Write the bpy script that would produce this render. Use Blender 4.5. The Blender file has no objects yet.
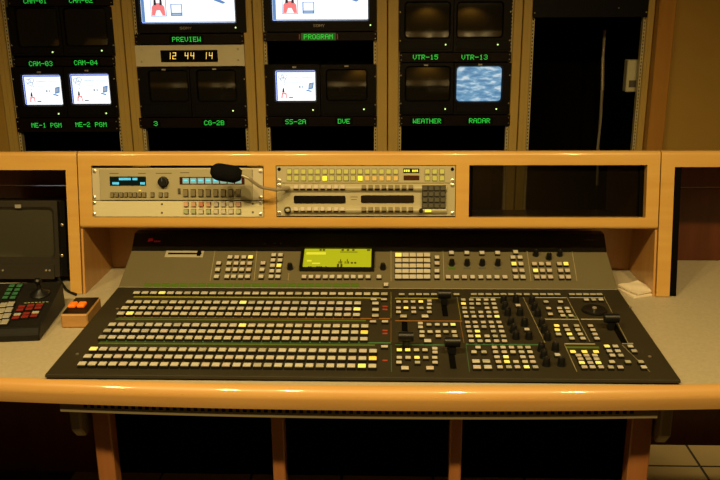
import bpy, bmesh, math, random
from mathutils import Vector, Matrix
random.seed(7)
sc = bpy.context.scene
col = sc.collection

# ------------------------------------------------------------------ camera
FPX = 820.0
CAM = Vector((0.0, 0.0, 1.545))
_p, _y, _r = math.radians(16.5), math.radians(-2.25), math.radians(0.5)
fwd = Vector((math.sin(_y)*math.cos(_p), math.cos(_y)*math.cos(_p), -math.sin(_p)))
r0 = Vector((math.cos(_y), -math.sin(_y), 0.0))
d0 = fwd.cross(r0)
right = r0*math.cos(_r) + d0*math.sin(_r)
down = d0*math.cos(_r) - r0*math.sin(_r)
cd = bpy.data.cameras.new('camera')
cam = bpy.data.objects.new('camera', cd)
col.objects.link(cam)
cd.sensor_width = 36.0
cd.lens = FPX*36.0/720.0
cd.clip_start = 0.05
up = -down; bk = -fwd
cam.matrix_world = Matrix(((right.x, up.x, bk.x, CAM.x), (right.y, up.y, bk.y, CAM.y),
                           (right.z, up.z, bk.z, CAM.z), (0, 0, 0, 1)))
sc.camera = cam

# ------------------------------------------------------------------ world, view, lamps
w = bpy.data.worlds.new('world'); sc.world = w
w.use_nodes = True
w.node_tree.nodes['Background'].inputs[0].default_value = (0.012, 0.008, 0.004, 1)
w.node_tree.nodes['Background'].inputs[1].default_value = 0.15
vs = sc.view_settings
vs.view_transform = 'Standard'; vs.look = 'None'; vs.exposure = 0.0; vs.gamma = 1.0
vs.use_curve_mapping = False

LAMP_COLOR = (1.0, 0.72, 0.29)
LAMP_Z = 2.62
# (x, y, watts, tilt towards the console): a row over the desk front, one added to brighten the right floor, one added so the rear wall glows in the screens
LAMPS = [(-1.46, 0.50, 70, 27, 112), (-0.84, 0.45, 73, 27, 112), (-0.50, 0.50, 73, 27, 112), (0.36, 0.45, 88, 27, 112), (0.98, 0.50, 84, 27, 112),
         (1.42, 2.95, 170, 0, 38), (0.40, -1.85, 110, -30, 112)]
for i, (lx, ly, lw, lt_, ls_) in enumerate(LAMPS):
    ld = bpy.data.lights.new('downlight_lamp', 'SPOT')
    ld.energy = lw; ld.color = LAMP_COLOR; ld.shadow_soft_size = 0.045
    ld.spot_size = math.radians(ls_); ld.spot_blend = 0.9
    lo = bpy.data.objects.new('downlight_lamp', ld)
    col.objects.link(lo); lo.location = (lx, ly, LAMP_Z - 0.02)
    lo.rotation_euler = (math.radians(lt_), 0, 0)

# ------------------------------------------------------------------ helpers
def ray(px, py):
    return right*(px-360.0) + down*(py-240.0) + fwd*FPX

class Frame:
    """a flat face of the place: origin on X = 0, tilted about X by rx degrees; local x right, y up the face, z out of it"""
    def __init__(s, Y, Z, rx):
        s.o = Vector((0, Y, Z)); s.rx = math.radians(rx)
        s.ex = Vector((1, 0, 0)); s.ey = Vector((0, math.cos(s.rx), math.sin(s.rx)))
        s.ez = Vector((0, -math.sin(s.rx), math.cos(s.rx)))
    def at(s, px, py, n=0.0):
        d = ray(px, py); p0 = s.o + s.ez*n
        t = s.ez.dot(p0-CAM)/s.ez.dot(d); p = CAM + d*t - s.o
        return p.dot(s.ex), p.dot(s.ey)
    def wp(s, x, y, z=0.0):
        return s.o + s.ex*x + s.ey*y + s.ez*z

def on_z(px, py, Z):
    d = ray(px, py); return CAM + d*((Z-CAM.z)/d.z)

MATS = {}
def mat(name, color, rough=0.5, metal=0.0, spec=0.5, emit=0.0, noise=0.0, nscale=20.0, stretch=(1, 1, 1), bump=0.0,
        color2=None, coat=0.0, emcol=None):
    m = bpy.data.materials.new(name); m.use_nodes = True
    nt = m.node_tree; b = nt.nodes['Principled BSDF']
    b.inputs['Roughness'].default_value = rough
    b.inputs['Metallic'].default_value = metal
    b.inputs['Specular IOR Level'].default_value = spec
    b.inputs['Coat Weight'].default_value = coat
    b.inputs['Coat Roughness'].default_value = 0.07
    c = (*color, 1)
    b.inputs['Base Color'].default_value = c
    if emit > 0:
        b.inputs['Emission Color'].default_value = (*(emcol or color), 1)
        b.inputs['Emission Strength'].default_value = emit
    if noise > 0 or color2 or bump > 0:
        tc = nt.nodes.new('ShaderNodeTexCoord'); mp = nt.nodes.new('ShaderNodeMapping')
        mp.inputs['Scale'].default_value = stretch
        nt.links.new(tc.outputs['Object'], mp.inputs['Vector'])
        nz = nt.nodes.new('ShaderNodeTexNoise'); nz.inputs['Scale'].default_value = nscale
        nz.inputs['Detail'].default_value = 5.0
        nt.links.new(mp.outputs[0], nz.inputs['Vector'])
        if noise > 0 or color2:
            rp = nt.nodes.new('ShaderNodeValToRGB')
            c2 = color2 or tuple(max(0, v*(1-noise)) for v in color)
            rp.color_ramp.elements[0].position = 0.32; rp.color_ramp.elements[1].position = 0.68
            rp.color_ramp.elements[0].color = (*c2, 1); rp.color_ramp.elements[1].color = c
            nt.links.new(nz.outputs['Fac'], rp.inputs[0]); nt.links.new(rp.outputs[0], b.inputs['Base Color'])
        if bump > 0:
            bp = nt.nodes.new('ShaderNodeBump'); bp.inputs['Strength'].default_value = bump
            bp.inputs['Distance'].default_value = 0.002
            nt.links.new(nz.outputs['Fac'], bp.inputs['Height']); nt.links.new(bp.outputs[0], b.inputs['Normal'])
    MATS[name] = m
    return m

class MB:
    def __init__(s): s.v = []; s.f = []; s.m = []
    def add(s, vs_, fs_, m=0):
        o = len(s.v); s.v += [tuple(v) for v in vs_]
        for f in fs_: s.f.append(tuple(o+i for i in f)); s.m.append(m)
        return s
    def box(s, x0, x1, y0, y1, z0, z1, m=0):
        return s.add([(x0,y0,z0),(x1,y0,z0),(x1,y1,z0),(x0,y1,z0),(x0,y0,z1),(x1,y0,z1),(x1,y1,z1),(x0,y1,z1)],
                     [(0,3,2,1),(4,5,6,7),(0,1,5,4),(1,2,6,5),(2,3,7,6),(3,0,4,7)], m)
    def loops(s, loops, m=0, cap0=False, cap1=False):
        n = len(loops[0]); o = len(s.v)
        for L in loops: s.v += [tuple(p) for p in L]
        for a in range(len(loops)-1):
            for i in range(n):
                j = (i+1) % n
                s.f.append((o+a*n+i, o+a*n+j, o+(a+1)*n+j, o+(a+1)*n+i)); s.m.append(m)
        if cap0: s.f.append(tuple(o+i for i in reversed(range(n)))); s.m.append(m)
        if cap1: s.f.append(tuple(o+(len(loops)-1)*n+i for i in range(n))); s.m.append(m)
        return s
    def lathe(s, prof, seg=16, c=(0, 0, 0), m=0, cap1=True, cap0=False, sy=1.0):
        L = [[(c[0]+r*math.cos(2*math.pi*i/seg), c[1]+sy*r*math.sin(2*math.pi*i/seg), c[2]+z) for i in range(seg)] for r, z in prof]
        return s.loops(L, m, cap0, cap1)
    def tube(s, pts, rad, seg=8, m=0):
        pts = [Vector(p) for p in pts]; L = []
        for i, p in enumerate(pts):
            t = (pts[min(i+1, len(pts)-1)] - pts[max(i-1, 0)]).normalized()
            a = t.cross(Vector((0, 0, 1)))
            if a.length < 0.05: a = t.cross(Vector((1, 0, 0)))
            a.normalize(); b = t.cross(a)
            r = rad[i] if isinstance(rad, (list, tuple)) else rad
            L.append([tuple(p + a*r*math.cos(2*math.pi*k/seg) + b*r*math.sin(2*math.pi*k/seg)) for k in range(seg)])
        return s.loops(L, m, True, True)
    def prism_x(s, prof, x0, x1, m=0):
        """prof: list of (y, z) counter-clockwise seen from +x"""
        n = len(prof)
        L = [[(x0, y, z) for y, z in prof], [(x1, y, z) for y, z in prof]]
        return s.loops(L, m, True, True)
    def poly(s, pts, z, m=0):
        return s.add([(x, y, z) for x, y in pts], [tuple(range(len(pts)))], m)
    def mesh(s, name, mats, bevel=0.0, smooth=False, seg=1):
        me = bpy.data.meshes.new(name)
        me.from_pydata(s.v, [], s.f)
        for mm in mats: me.materials.append(mm)
        me.polygons.foreach_set('material_index', s.m)
        bm = bmesh.new(); bm.from_mesh(me)
        bmesh.ops.recalc_face_normals(bm, faces=bm.faces) if bevel >= 0 else None
        if bevel > 0:
            es = [e for e in bm.edges if len(e.link_faces) == 2 and e.calc_face_angle(0) > 0.5]
            bmesh.ops.bevel(bm, geom=es, offset=bevel, segments=seg, affect='EDGES', profile=0.5, clamp_overlap=True)
        bm.to_mesh(me); bm.free()
        if smooth:
            for p in me.polygons: p.use_smooth = True
            try: me.set_sharp_from_angle(angle=math.radians(38))
            except Exception: pass
        me.update()
        return me
    def build(s, name, mats, parent=None, loc=(0, 0, 0), rx=0.0, bevel=0.0, smooth=False, seg=1):
        if not isinstance(mats, (list, tuple)): mats = [mats]
        mats = [MATS[m] if isinstance(m, str) else m for m in mats]
        return link(name, s.mesh(name, mats, bevel, smooth, seg), parent, loc, rx)

def link(name, me, parent=None, loc=(0, 0, 0), rx=0.0):
    o = bpy.data.objects.new(name, me); col.objects.link(o)
    o.parent = parent; o.location = loc; o.rotation_euler = (rx, 0, 0)
    return o
def tag(o, label=None, cat=None, group=None, kind=None):
    if label: o['label'] = label
    if cat: o['category'] = cat
    if group: o['group'] = group
    if kind: o['kind'] = kind
    return o
def thing(name, label, cat, loc=(0, 0, 0), rx=0.0, group=None):
    o = link(name, None, None, loc, rx); o.empty_display_size = 0.05
    return tag(o, label, cat, group)
def struct(o): o['kind'] = 'structure'; return o

def rrect(x0, x1, y0, y1, r, n=4):
    pts = []
    for cx, cy, a0 in ((x1-r, y1-r, 0), (x0+r, y1-r, 90), (x0+r, y0+r, 180), (x1-r, y0+r, 270)):
        for k in range(n+1):
            a = math.radians(a0 + 90.0*k/n); pts.append((cx+r*math.cos(a), cy+r*math.sin(a)))
    return pts
def zl(pts, z): return [(x, y, z) for x, y in pts]

# ------------------------------------------------------------------ materials
def wood(name, c1, c2, rough=0.32, axis='x', coat=0.35):
    st = {'x': (1.2, 14, 14), 'y': (14, 1.2, 14), 'z': (14, 14, 1.2)}[axis]
    return mat(name, c1, rough, color2=c2, nscale=3.0, stretch=st, spec=0.4, coat=coat)
wood('maple', (0.60, 0.36, 0.098), (0.55, 0.31, 0.078))
wood('maple_v', (0.60, 0.36, 0.098), (0.55, 0.31, 0.078), axis='y')
wood('maple_panel', (0.52, 0.28, 0.085), (0.46, 0.23, 0.066), axis='z')
wood('maple_edge', (0.62, 0.355, 0.115), (0.57, 0.31, 0.09), rough=0.38, coat=0.9)
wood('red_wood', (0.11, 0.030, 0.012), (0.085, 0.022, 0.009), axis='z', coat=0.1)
wood('trim_wood', (0.52, 0.25, 0.05), (0.46, 0.21, 0.04), axis='z')
mat('laminate', (0.46, 0.40, 0.28), 0.5, color2=(0.41, 0.35, 0.24), nscale=120, spec=0.25)
m_ = mat('dimming_tint', (0.004, 0.003, 0.002), 0.08, spec=0.3)  # see-through dark tint, added to dim the third bay
m_.node_tree.nodes['Principled BSDF'].inputs['Alpha'].default_value = 0.62
wood('leg_wood', (0.34, 0.135, 0.045), (0.29, 0.11, 0.036), axis='z')
mat('post_tan', (0.58, 0.39, 0.10), 0.5, noise=0.1, nscale=8)
mat('rail_steel', (0.66, 0.55, 0.30), 0.4, metal=0.1, noise=0.1)
mat('black_case', (0.004, 0.0034, 0.003), 0.45, noise=0.2, spec=0.15)
mat('black_gloss', (0.004, 0.004, 0.004), 0.14, spec=0.5)
mat('dark_bezel', (0.0052, 0.0042, 0.0036), 0.40, noise=0.15, spec=0.15)
mat('strip_case', (0.008, 0.0042, 0.0035), 0.4, noise=0.2, spec=0.15)
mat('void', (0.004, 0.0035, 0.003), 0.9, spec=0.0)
mat('bay_bezel', (0.026, 0.022, 0.015), 0.4, noise=0.1)
mat('bay_glass', (0.045, 0.043, 0.028), 0.12, spec=0.6)
mat('crt_dark', (0.013, 0.012, 0.008), 0.10, spec=0.8)
mat('screw', (0.75, 0.70, 0.60), 0.3, metal=0.9)
mat('badge', (0.45, 0.42, 0.36), 0.4, metal=0.5)
mat('led_green', (0.6, 0.9, 0.3), emit=1.3)
mat('text_green', (0.02, 0.58, 0.05), emit=1.25)
mat('text_green_bg', (0.01, 0.06, 0.006), emit=0.9)
mat('digit_yellow', (0.85, 0.60, 0.12), emit=0.85)
mat('clock_panel', (0.80, 0.72, 0.50), 0.45, noise=0.05)
mat('wall_paint', (0.45, 0.265, 0.045), 0.7, noise=0.06, nscale=5, bump=0.1)
mat('ceiling_paint', (0.10, 0.085, 0.06), 0.8, noise=0.05)
mat('tile', (0.34, 0.26, 0.13), 0.35, noise=0.14, nscale=6)
mat('grout', (0.02, 0.016, 0.012), 0.8)
# switcher
mat('deck_grey', (0.031, 0.026, 0.014), 0.5, spec=0.2, noise=0.1, nscale=14)
mat('upstand_grey', (0.138, 0.118, 0.064), 0.45, noise=0.05, nscale=10)
mat('button_skirt', (0.012, 0.011, 0.009), 0.5, spec=0.15)
mat('cap_white', (0.54, 0.51, 0.43), 0.4, spec=0.4)
mat('cap_pink', (0.53, 0.46, 0.39), 0.4)
mat('cap_red', (0.55, 0.20, 0.12), 0.4)
mat('cap_grey', (0.40, 0.38, 0.30), 0.4)
mat('cap_lit', (0.90, 0.80, 0.25), 0.4, emit=0.38, emcol=(1.0, 0.80, 0.14))
mat('cap_amber', (0.95, 0.62, 0.10), 0.4, emit=0.4, emcol=(1.0, 0.55, 0.05))
mat('strip_yellow', (0.30, 0.27, 0.03), 0.5)
mat('strip_orange', (0.26, 0.11, 0.025), 0.5)
mat('strip_green', (0.05, 0.17, 0.08), 0.5)
mat('name_green', (0.07, 0.13, 0.012), 0.3, emit=0.05, emcol=(0.12, 0.30, 0.02))
mat('name_green_dim', (0.07, 0.11, 0.015), 0.3, emit=0.10, emcol=(0.14, 0.24, 0.02))
mat('line_cream', (0.42, 0.36, 0.20), 0.5)
mat('lcd', (0.16, 0.17, 0.01), 0.3, emit=0.50, emcol=(0.58, 0.64, 0.01))
mat('lcd_bright', (0.2, 0.2, 0.02), 0.3, emit=0.62, emcol=(0.95, 0.92, 0.05))
mat('lcd_ink', (0.05, 0.05, 0.005), 0.4)
mat('knob_black', (0.005, 0.005, 0.005), 0.4, spec=0.35)
mat('red_print', (0.55, 0.02, 0.02), 0.4, emit=0.10)
mat('grey_print', (0.10, 0.095, 0.08), 0.5)
mat('led_red', (0.30, 0.04, 0.02), emit=0.20)
mat('card_slot', (0.40, 0.37, 0.28), 0.4)
# rack units
mat('unit_beige', (0.43, 0.385, 0.24), 0.42, noise=0.05, nscale=12)
mat('unit_beige_dark', (0.37, 0.33, 0.20), 0.42, noise=0.05, nscale=12)
mat('unit_alu', (0.70, 0.65, 0.43), 0.38, metal=0.15, noise=0.06, nscale=30, stretch=(1, 8, 1))
mat('ear', (0.52, 0.47, 0.34), 0.4, metal=0.1)
mat('vfd_glass', (0.004, 0.012, 0.016), 0.15)
mat('vfd_cyan', (0.08, 0.48, 0.78), emit=0.9)
mat('cell_cyan', (0.18, 0.36, 0.44), emit=0.30)
mat('key_olive', (0.20, 0.165, 0.085), 0.4)
mat('key_green', (0.42, 0.44, 0.24), 0.4)
mat('key_salmon', (0.62, 0.36, 0.22), 0.4)
mat('key_sage', (0.36, 0.40, 0.22), 0.4)
mat('key_lime', (0.50, 0.50, 0.16), 0.4, emit=0.07, emcol=(0.6, 0.7, 0.1))
mat('key_lime_lit', (0.85, 0.85, 0.10), 0.4, emit=0.6, emcol=(0.9, 0.85, 0.05))
mat('key_amber', (0.68, 0.50, 0.16), 0.4, emit=0.06)
mat('key_mauve', (0.30, 0.20, 0.17), 0.4)
mat('key_dark', (0.085, 0.078, 0.055), 0.4)
mat('window_dark', (0.006, 0.006, 0.007), 0.08)
mat('window_red', (0.05, 0.012, 0.008), 0.2)
mat('legend', (0.10, 0.085, 0.055), 0.6)
mat('gooseneck', (0.42, 0.36, 0.25), 0.4, metal=0.4)
mat('foam', (0.0045, 0.0045, 0.005), 0.98, spec=0.1, bump=0.6, nscale=400)
# screens
mat('screen_white', (0.82, 0.90, 1.0), emit=1.2)
mat('screen_blue', (0.06, 0.16, 0.80), emit=0.8)
mat('ink_blue', (0.12, 0.28, 0.62), emit=0.8)
mat('ink_pale', (0.38, 0.52, 0.74), emit=0.9)
mat('ink_red', (0.85, 0.22, 0.25), emit=0.85)
mat('ink_dark', (0.04, 0.05, 0.09), emit=0.3)
mat('ink_grey', (0.35, 0.42, 0.52), emit=0.8)
# desk things
mat('box_wood', (0.46, 0.25, 0.08), 0.45, color2=(0.38, 0.19, 0.055), nscale=6, stretch=(2, 10, 10))
mat('orange_lens', (0.85, 0.16, 0.01), 0.3, emit=0.30, emcol=(1.0, 0.17, 0.0))
mat('paper', (0.80, 0.70, 0.55), 0.8, noise=0.04)
mat('remote_case', (0.013, 0.012, 0.010), 0.42, noise=0.2, spec=0.15)
mat('key_teal', (0.03, 0.15, 0.07), 0.35)  # teal and crimson keys carry the remote panel's shadow in their colour
mat('key_white_shaded', (0.33, 0.31, 0.25), 0.45)  # white keys darkened: shadow on the remote panel put into the colour
mat('key_crimson', (0.22, 0.018, 0.015), 0.35)
mat('key_white', (0.55, 0.50, 0.40), 0.4)
mat('channel_steel', (0.20, 0.165, 0.095), 0.5, metal=0.1)

def radar_mat():
    m = bpy.data.materials.new('radar_screen'); m.use_nodes = True; nt = m.node_tree
    b = nt.nodes['Principled BSDF']; b.inputs['Roughness'].default_value = 0.2
    tc = nt.nodes.new('ShaderNodeTexCoord'); mp = nt.nodes.new('ShaderNodeMapping')
    mp.inputs['Scale'].default_value = (22, 60, 1); mp.inputs['Rotation'].default_value = (0, 0, 0.3)
    nz = nt.nodes.new('ShaderNodeTexNoise'); nz.inputs['Scale'].default_value = 1.0; nz.inputs['Detail'].default_value = 4
    rp = nt.nodes.new('ShaderNodeValToRGB')
    e = rp.color_ramp.elements
    e[0].position = 0.36; e[0].color = (0.10, 0.26, 0.50, 1)
    e[1].position = 0.66; e[1].color = (0.80, 0.92, 1.0, 1)
    k = e.new(0.50); k.color = (0.20, 0.44, 0.70, 1)
    k = e.new(0.585); k.color = (0.50, 0.72, 0.90, 1)
    nt.links.new(tc.outputs['Object'], mp.inputs[0]); nt.links.new(mp.outputs[0], nz.inputs['Vector'])
    nt.links.new(nz.outputs['Fac'], rp.inputs[0]); nt.links.new(rp.outputs[0], b.inputs['Emission Color'])
    b.inputs['Base Color'].default_value = (0.05, 0.1, 0.15, 1)
    b.inputs['Emission Strength'].default_value = 0.72
    MATS['radar_screen'] = m
radar_mat()

# ------------------------------------------------------------------ lettering: 5x7 dot matrix
FONT = {'A': "01110 10001 10001 11111 10001 10001 10001", 'C': "01110 10001 10000 10000 10000 10001 01110",
 'M': "10001 11011 10101 10101 10001 10001 10001", '-': "00000 00000 00000 11111 00000 00000 00000",
 '0': "01110 10001 10011 10101 11001 10001 01110", '1': "00100 01100 00100 00100 00100 00100 01110",
 '2': "01110 10001 00001 00110 01000 10000 11111", '3': "01110 10001 00001 00110 00001 10001 01110",
 '4': "00010 00110 01010 10010 11111 00010 00010", '5': "11111 10000 11110 00001 00001 10001 01110",
 'E': "11111 10000 10000 11110 10000 10000 11111", 'P': "11110 10001 10001 11110 10000 10000 10000",
 'G': "01110 10001 10000 10111 10001 10001 01110", 'R': "11110 10001 10001 11110 10100 10010 10001",
 'V': "10001 10001 10001 10001 10001 01010 00100", 'I': "01110 00100 00100 00100 00100 00100 01110",
 'W': "10001 10001 10001 10101 10101 11011 10001", 'O': "01110 10001 10001 10001 10001 10001 01110",
 'S': "01111 10000 10000 01110 00001 00001 11110", 'D': "11110 10001 10001 10001 10001 10001 11110",
 'T': "11111 00100 00100 00100 00100 00100 00100", 'H': "10001 10001 10001 11111 10001 10001 10001",
 'B': "11110 10001 10001 11110 10001 10001 11110", 'N': "10001 11001 10101 10011 10001 10001 10001",
 'Y': "10001 10001 01010 00100 00100 00100 00100", ' ': "00000 00000 00000 00000 00000 00000 00000",
 'F': "11111 10000 10000 11110 10000 10000 10000"}
def dots(mb, txt, x0, x1, yc, h, z, m=0, fill=0.86):
    px = (x1-x0)/(len(txt)*6-1); py = h/7.0
    for i, ch in enumerate(txt):
        for r, row in enumerate(FONT[ch].split()):
            for c, b in enumerate(row):
                if b == '1':
                    cx = x0+(i*6+c)*px; cy = yc+h/2-(r+1)*py
                    mb.add([(cx, cy, z), (cx+px*fill, cy, z), (cx+px*fill, cy+py*fill, z), (cx, cy+py*fill, z)], [(0, 1, 2, 3)], m)
SEG = {'0': 'abcdef', '1': 'bc', '2': 'abged', '3': 'abgcd', '4': 'fgbc', '5': 'afgcd'}
def seven(mb, ch, x, y, wd, h, t, z, m=0):
    k = 0.10*h
    S = {'a': (0, wd, h-t, h), 'd': (0, wd, 0, t), 'g': (0, wd, h/2-t/2, h/2+t/2), 'f': (0, t, h/2, h), 'e': (0, t, 0, h/2),
         'b': (wd-t, wd, h/2, h), 'c': (wd-t, wd, 0, h/2)}
    for s_ in SEG[ch]:
        a, b, c, d = S[s_]
        sh = lambda yy: k*yy/h
        mb.add([(x+a+sh(c), y+c, z), (x+b+sh(c), y+c, z), (x+b+sh(d), y+d, z), (x+a+sh(d), y+d, z)], [(0, 1, 2, 3)], m)

# ------------------------------------------------------------------ shared small meshes
_cache = {}
def button_mesh(wd, dp, h=0.009, style='flat'):
    key = (round(wd, 4), round(dp, 4), round(h, 4), style)
    if key not in _cache:
        b = MB(); x, y = wd/2, dp/2
        b.box(-x*1.10, x*1.10, -y*1.14, y*1.14, 0, h*0.45, 0)
        i = 0.90
        b.loops([[(-x, -y, h*0.45), (x, -y, h*0.45), (x, y, h*0.45), (-x, y, h*0.45)]], 0)
        b.loops([[(-x, -y, h*0.45), (x, -y, h*0.45), (x, y, h*0.45), (-x, y, h*0.45)],
                 [(-x, -y, h*0.7), (x, -y, h*0.7), (x, y, h*0.7), (-x, y, h*0.7)]], 0)
        b.loops([[(-x, -y, h*0.7), (x, -y, h*0.7), (x, y, h*0.7), (-x, y, h*0.7)],
                 [(-x, -y, h*0.9), (x, -y, h*0.9), (x, y, h*0.9), (-x, y, h*0.9)],
                 [(-x*i, -y*i, h), (x*i, -y*i, h), (x*i, y*i, h), (-x*i, y*i, h)]], 1, cap1=True)
        _cache[key] = b.mesh('button', [MATS['button_skirt'], MATS['cap_white']])
    return _cache[key]
def button(name, parent, loc, rx, wd, dp, cap='cap_white', h=0.009):
    o = link(name, button_mesh(wd, dp, h), parent, loc, rx)
    if cap != 'cap_white':
        o.material_slots[1].link = 'OBJECT'; o.material_slots[1].material = MATS[cap]
    return o
def knob_mesh(r, h):
    key = ('knob', round(r, 4), round(h, 4))
    if key not in _cache:
        b = MB(); b.lathe([(r*1.15, 0), (r*1.15, h*0.12), (r, h*0.14), (r*0.92, h*0.9), (r*0.8, h)], 14, m=0)
        b.box(-r*0.07, r*0.07, r*0.1, r*0.85, h*0.98, h*1.03, 1)
        _cache[key] = b.mesh('knob', [MATS['knob_black'], MATS['grey_print']], smooth=True)
    return _cache[key]
def screw_mesh(r=0.0035):
    key = ('screw', round(r, 5))
    if key not in _cache:
        b = MB(); b.lathe([(r, 0), (r, 0.0012), (r*0.6, 0.002)], 8)
        _cache[key] = b.mesh('screw', [MATS['screw']])
    return _cache[key]
def screw(parent, x, y, z=0.0, r=0.0035): return link('screw', screw_mesh(r), parent, (x, y, z))

# ================================================================== the room
fl = struct(MB().box(-3.4, 3.4, -2.6, 5.2, -0.10, -0.004).build('floor', 'grout'))
fl['label'] = 'tiled floor with dark joints under the console'
T = 0.305; TX0, TY0 = 1.057, 2.505
tile_me = MB().box(0.004, T-0.004, 0.004, T-0.004, -0.004, 0.0).mesh('tile', [MATS['tile']], 0.001)
for i in range(-7, 5):
    for j in range(-4, 2):
        link('tile', tile_me, fl, (TX0+i*T, TY0+j*T, 0))
struct(MB().box(-3.4, 3.4, -2.6, 5.2, 2.70, 2.80).build('ceiling', 'ceiling_paint'))
struct(MB().box(-3.5, -3.4, -2.6, 5.2, 0, 2.7).build('wall_left', 'wall_paint'))
struct(MB().box(3.4, 3.5, -2.6, 5.2, 0, 2.7).build('wall_right', 'wall_paint'))
struct(MB().box(-3.4, 3.4, -2.7, -2.6, 0, 2.7).build('wall_front', 'wall_paint'))
struct(MB().box(-3.4, 3.4, 5.2, 5.3, 0, 2.7).build('wall_back', 'void'))

# ceiling downlights: ring, reflector and glowing lamp
for i, (lx, ly, lw, lt_, ls_) in enumerate(LAMPS):
    nm = ['first', 'second', 'third', 'fourth', 'fifth'][i % 5]
    t = thing('ceiling_downlight', 'white ringed ceiling downlight, ' + (nm + ' from the left over the desk' if i < 5 else ('added to light the floor behind the right end of the desk' if i == 5 else 'added to light the wall behind the operator')),
              'light', (lx, ly, 2.70), group='ceiling downlights')
    MB().loops([[(r*math.cos(a*math.pi/10), r*math.sin(a*math.pi/10), z) for a in range(20)] for r, z in ((0.085, 0), (0.085, -0.008), (0.066, -0.010), (0.060, 0.0))]).build('trim_ring', 'ceiling_paint', t, smooth=True)

# ================================================================== racks behind
RK = Frame(3.55, 0.0, 90)
def rx_(px, py=75): return RK.at(px, py)[0]
def rz_(px, py): return RK.at(px, py)[1]
EDGE = [(9.5, 116), (137.5, 245.5), (264.5, 376.7), (398.5, 511.3), (529.5, 642.5)]
RX = [(rx_(a), rx_(b)) for a, b in EDGE]
rack_desc = ['tall tan equipment rack at far left holding four camera monitors',
             'tall tan equipment rack holding the preview monitor and digital clock',
             'tall tan equipment rack holding the program monitor over a gap',
             'tall tan equipment rack holding tape, weather and radar monitors',
             'tall tan equipment rack at right standing mostly empty and dark']
racks = []
for i, (xa, xb) in enumerate(RX):
    cx = (xa+xb)/2
    t = thing('equipment_rack', rack_desc[i], 'rack', (cx, 3.55, 0), group='equipment racks behind the console')
    racks.append(t)
    la = (xa-RX[i-1][1])/2 if i else 0.045
    lb = (RX[i+1][0]-xb)/2 if i < 4 else 0.030
    for s_, e0, wd in ((-1, xa, la), (1, xb, lb)):
        x0, x1 = (e0-wd+0.002, e0) if s_ < 0 else (e0, e0+wd-0.002)
        x0 -= cx; x1 -= cx; wv = x1-x0
        po = MB().box(x0, x1, 0.0, 0.05, 0.0, 2.25).build('post', 'post_tan', t, bevel=0.003)
        MB().box(x0+wv*0.44, x0+wv*0.56, -0.0025, 0.001, 0.02, 2.23).build('groove_bead', 'post_tan', po)
        MB().box(x0+wv*0.3, x1-wv*0.3, 0.05, 0.62, 0.0, 2.25).build('side_panel', 'void', t)
        r = MB().box(e0-cx+(0.0005 if s_ < 0 else -0.0125), e0-cx+(0.0125 if s_ < 0 else -0.0005), 0.012, 0.04, 0.05, 2.2)
        rl = r.build('mounting_rail', 'rail_steel', t)
        h = MB()
        for k in range(96):
            z = 0.75+k*0.0148
            h.box(e0-cx+(0.0045 if s_ < 0 else -0.0085), e0-cx+(0.0085 if s_ < 0 else -0.0045), 0.0112, 0.0122, z, z+0.007)
        h.build('rail_holes', 'void', rl)['kind'] = 'stuff'
    MB().box(xa-cx, xb-cx, 0.60, 0.62, 0.05, 2.25).build('back_panel', 'void', t)
    MB().box(xa-cx, xb-cx, 0.0, 0.6, 2.2, 2.25).build('top_panel', 'post_tan', t)
    MB().box(xa-cx, xb-cx, 0.0, 0.6, 0.0, 0.06).build('plinth', 'post_tan', t)

# wooden frame and painted wall to the right of the racks
wx0 = RX[4][1]+0.030; wx1 = wx0+0.068
struct(MB().box(wx0, wx1, 3.50, 3.70, 0, 2.7).build('trim_1', 'trim_wood', bevel=0.003))['label'] = 'wooden frame post beside the right rack'
struct(MB().box(wx1, 3.4, 3.56, 3.70, 0, 2.7).build('wall_side', 'wall_paint'))['label'] = 'brown painted wall right of the racks'
struct(MB().box(RX[0][0]-0.047-0.4, RX[0][0]-0.047, 3.56, 3.70, 0, 2.7).build('wall_far_left', 'wall_paint'))['label'] = 'painted wall left of the racks'
struct(MB().box(RX[0][0]-0.5, wx1+0.01, 3.52, 4.3, 2.26, 2.7).build('wall_above', 'wall_paint'))['label'] = 'wall above the racks'

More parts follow.
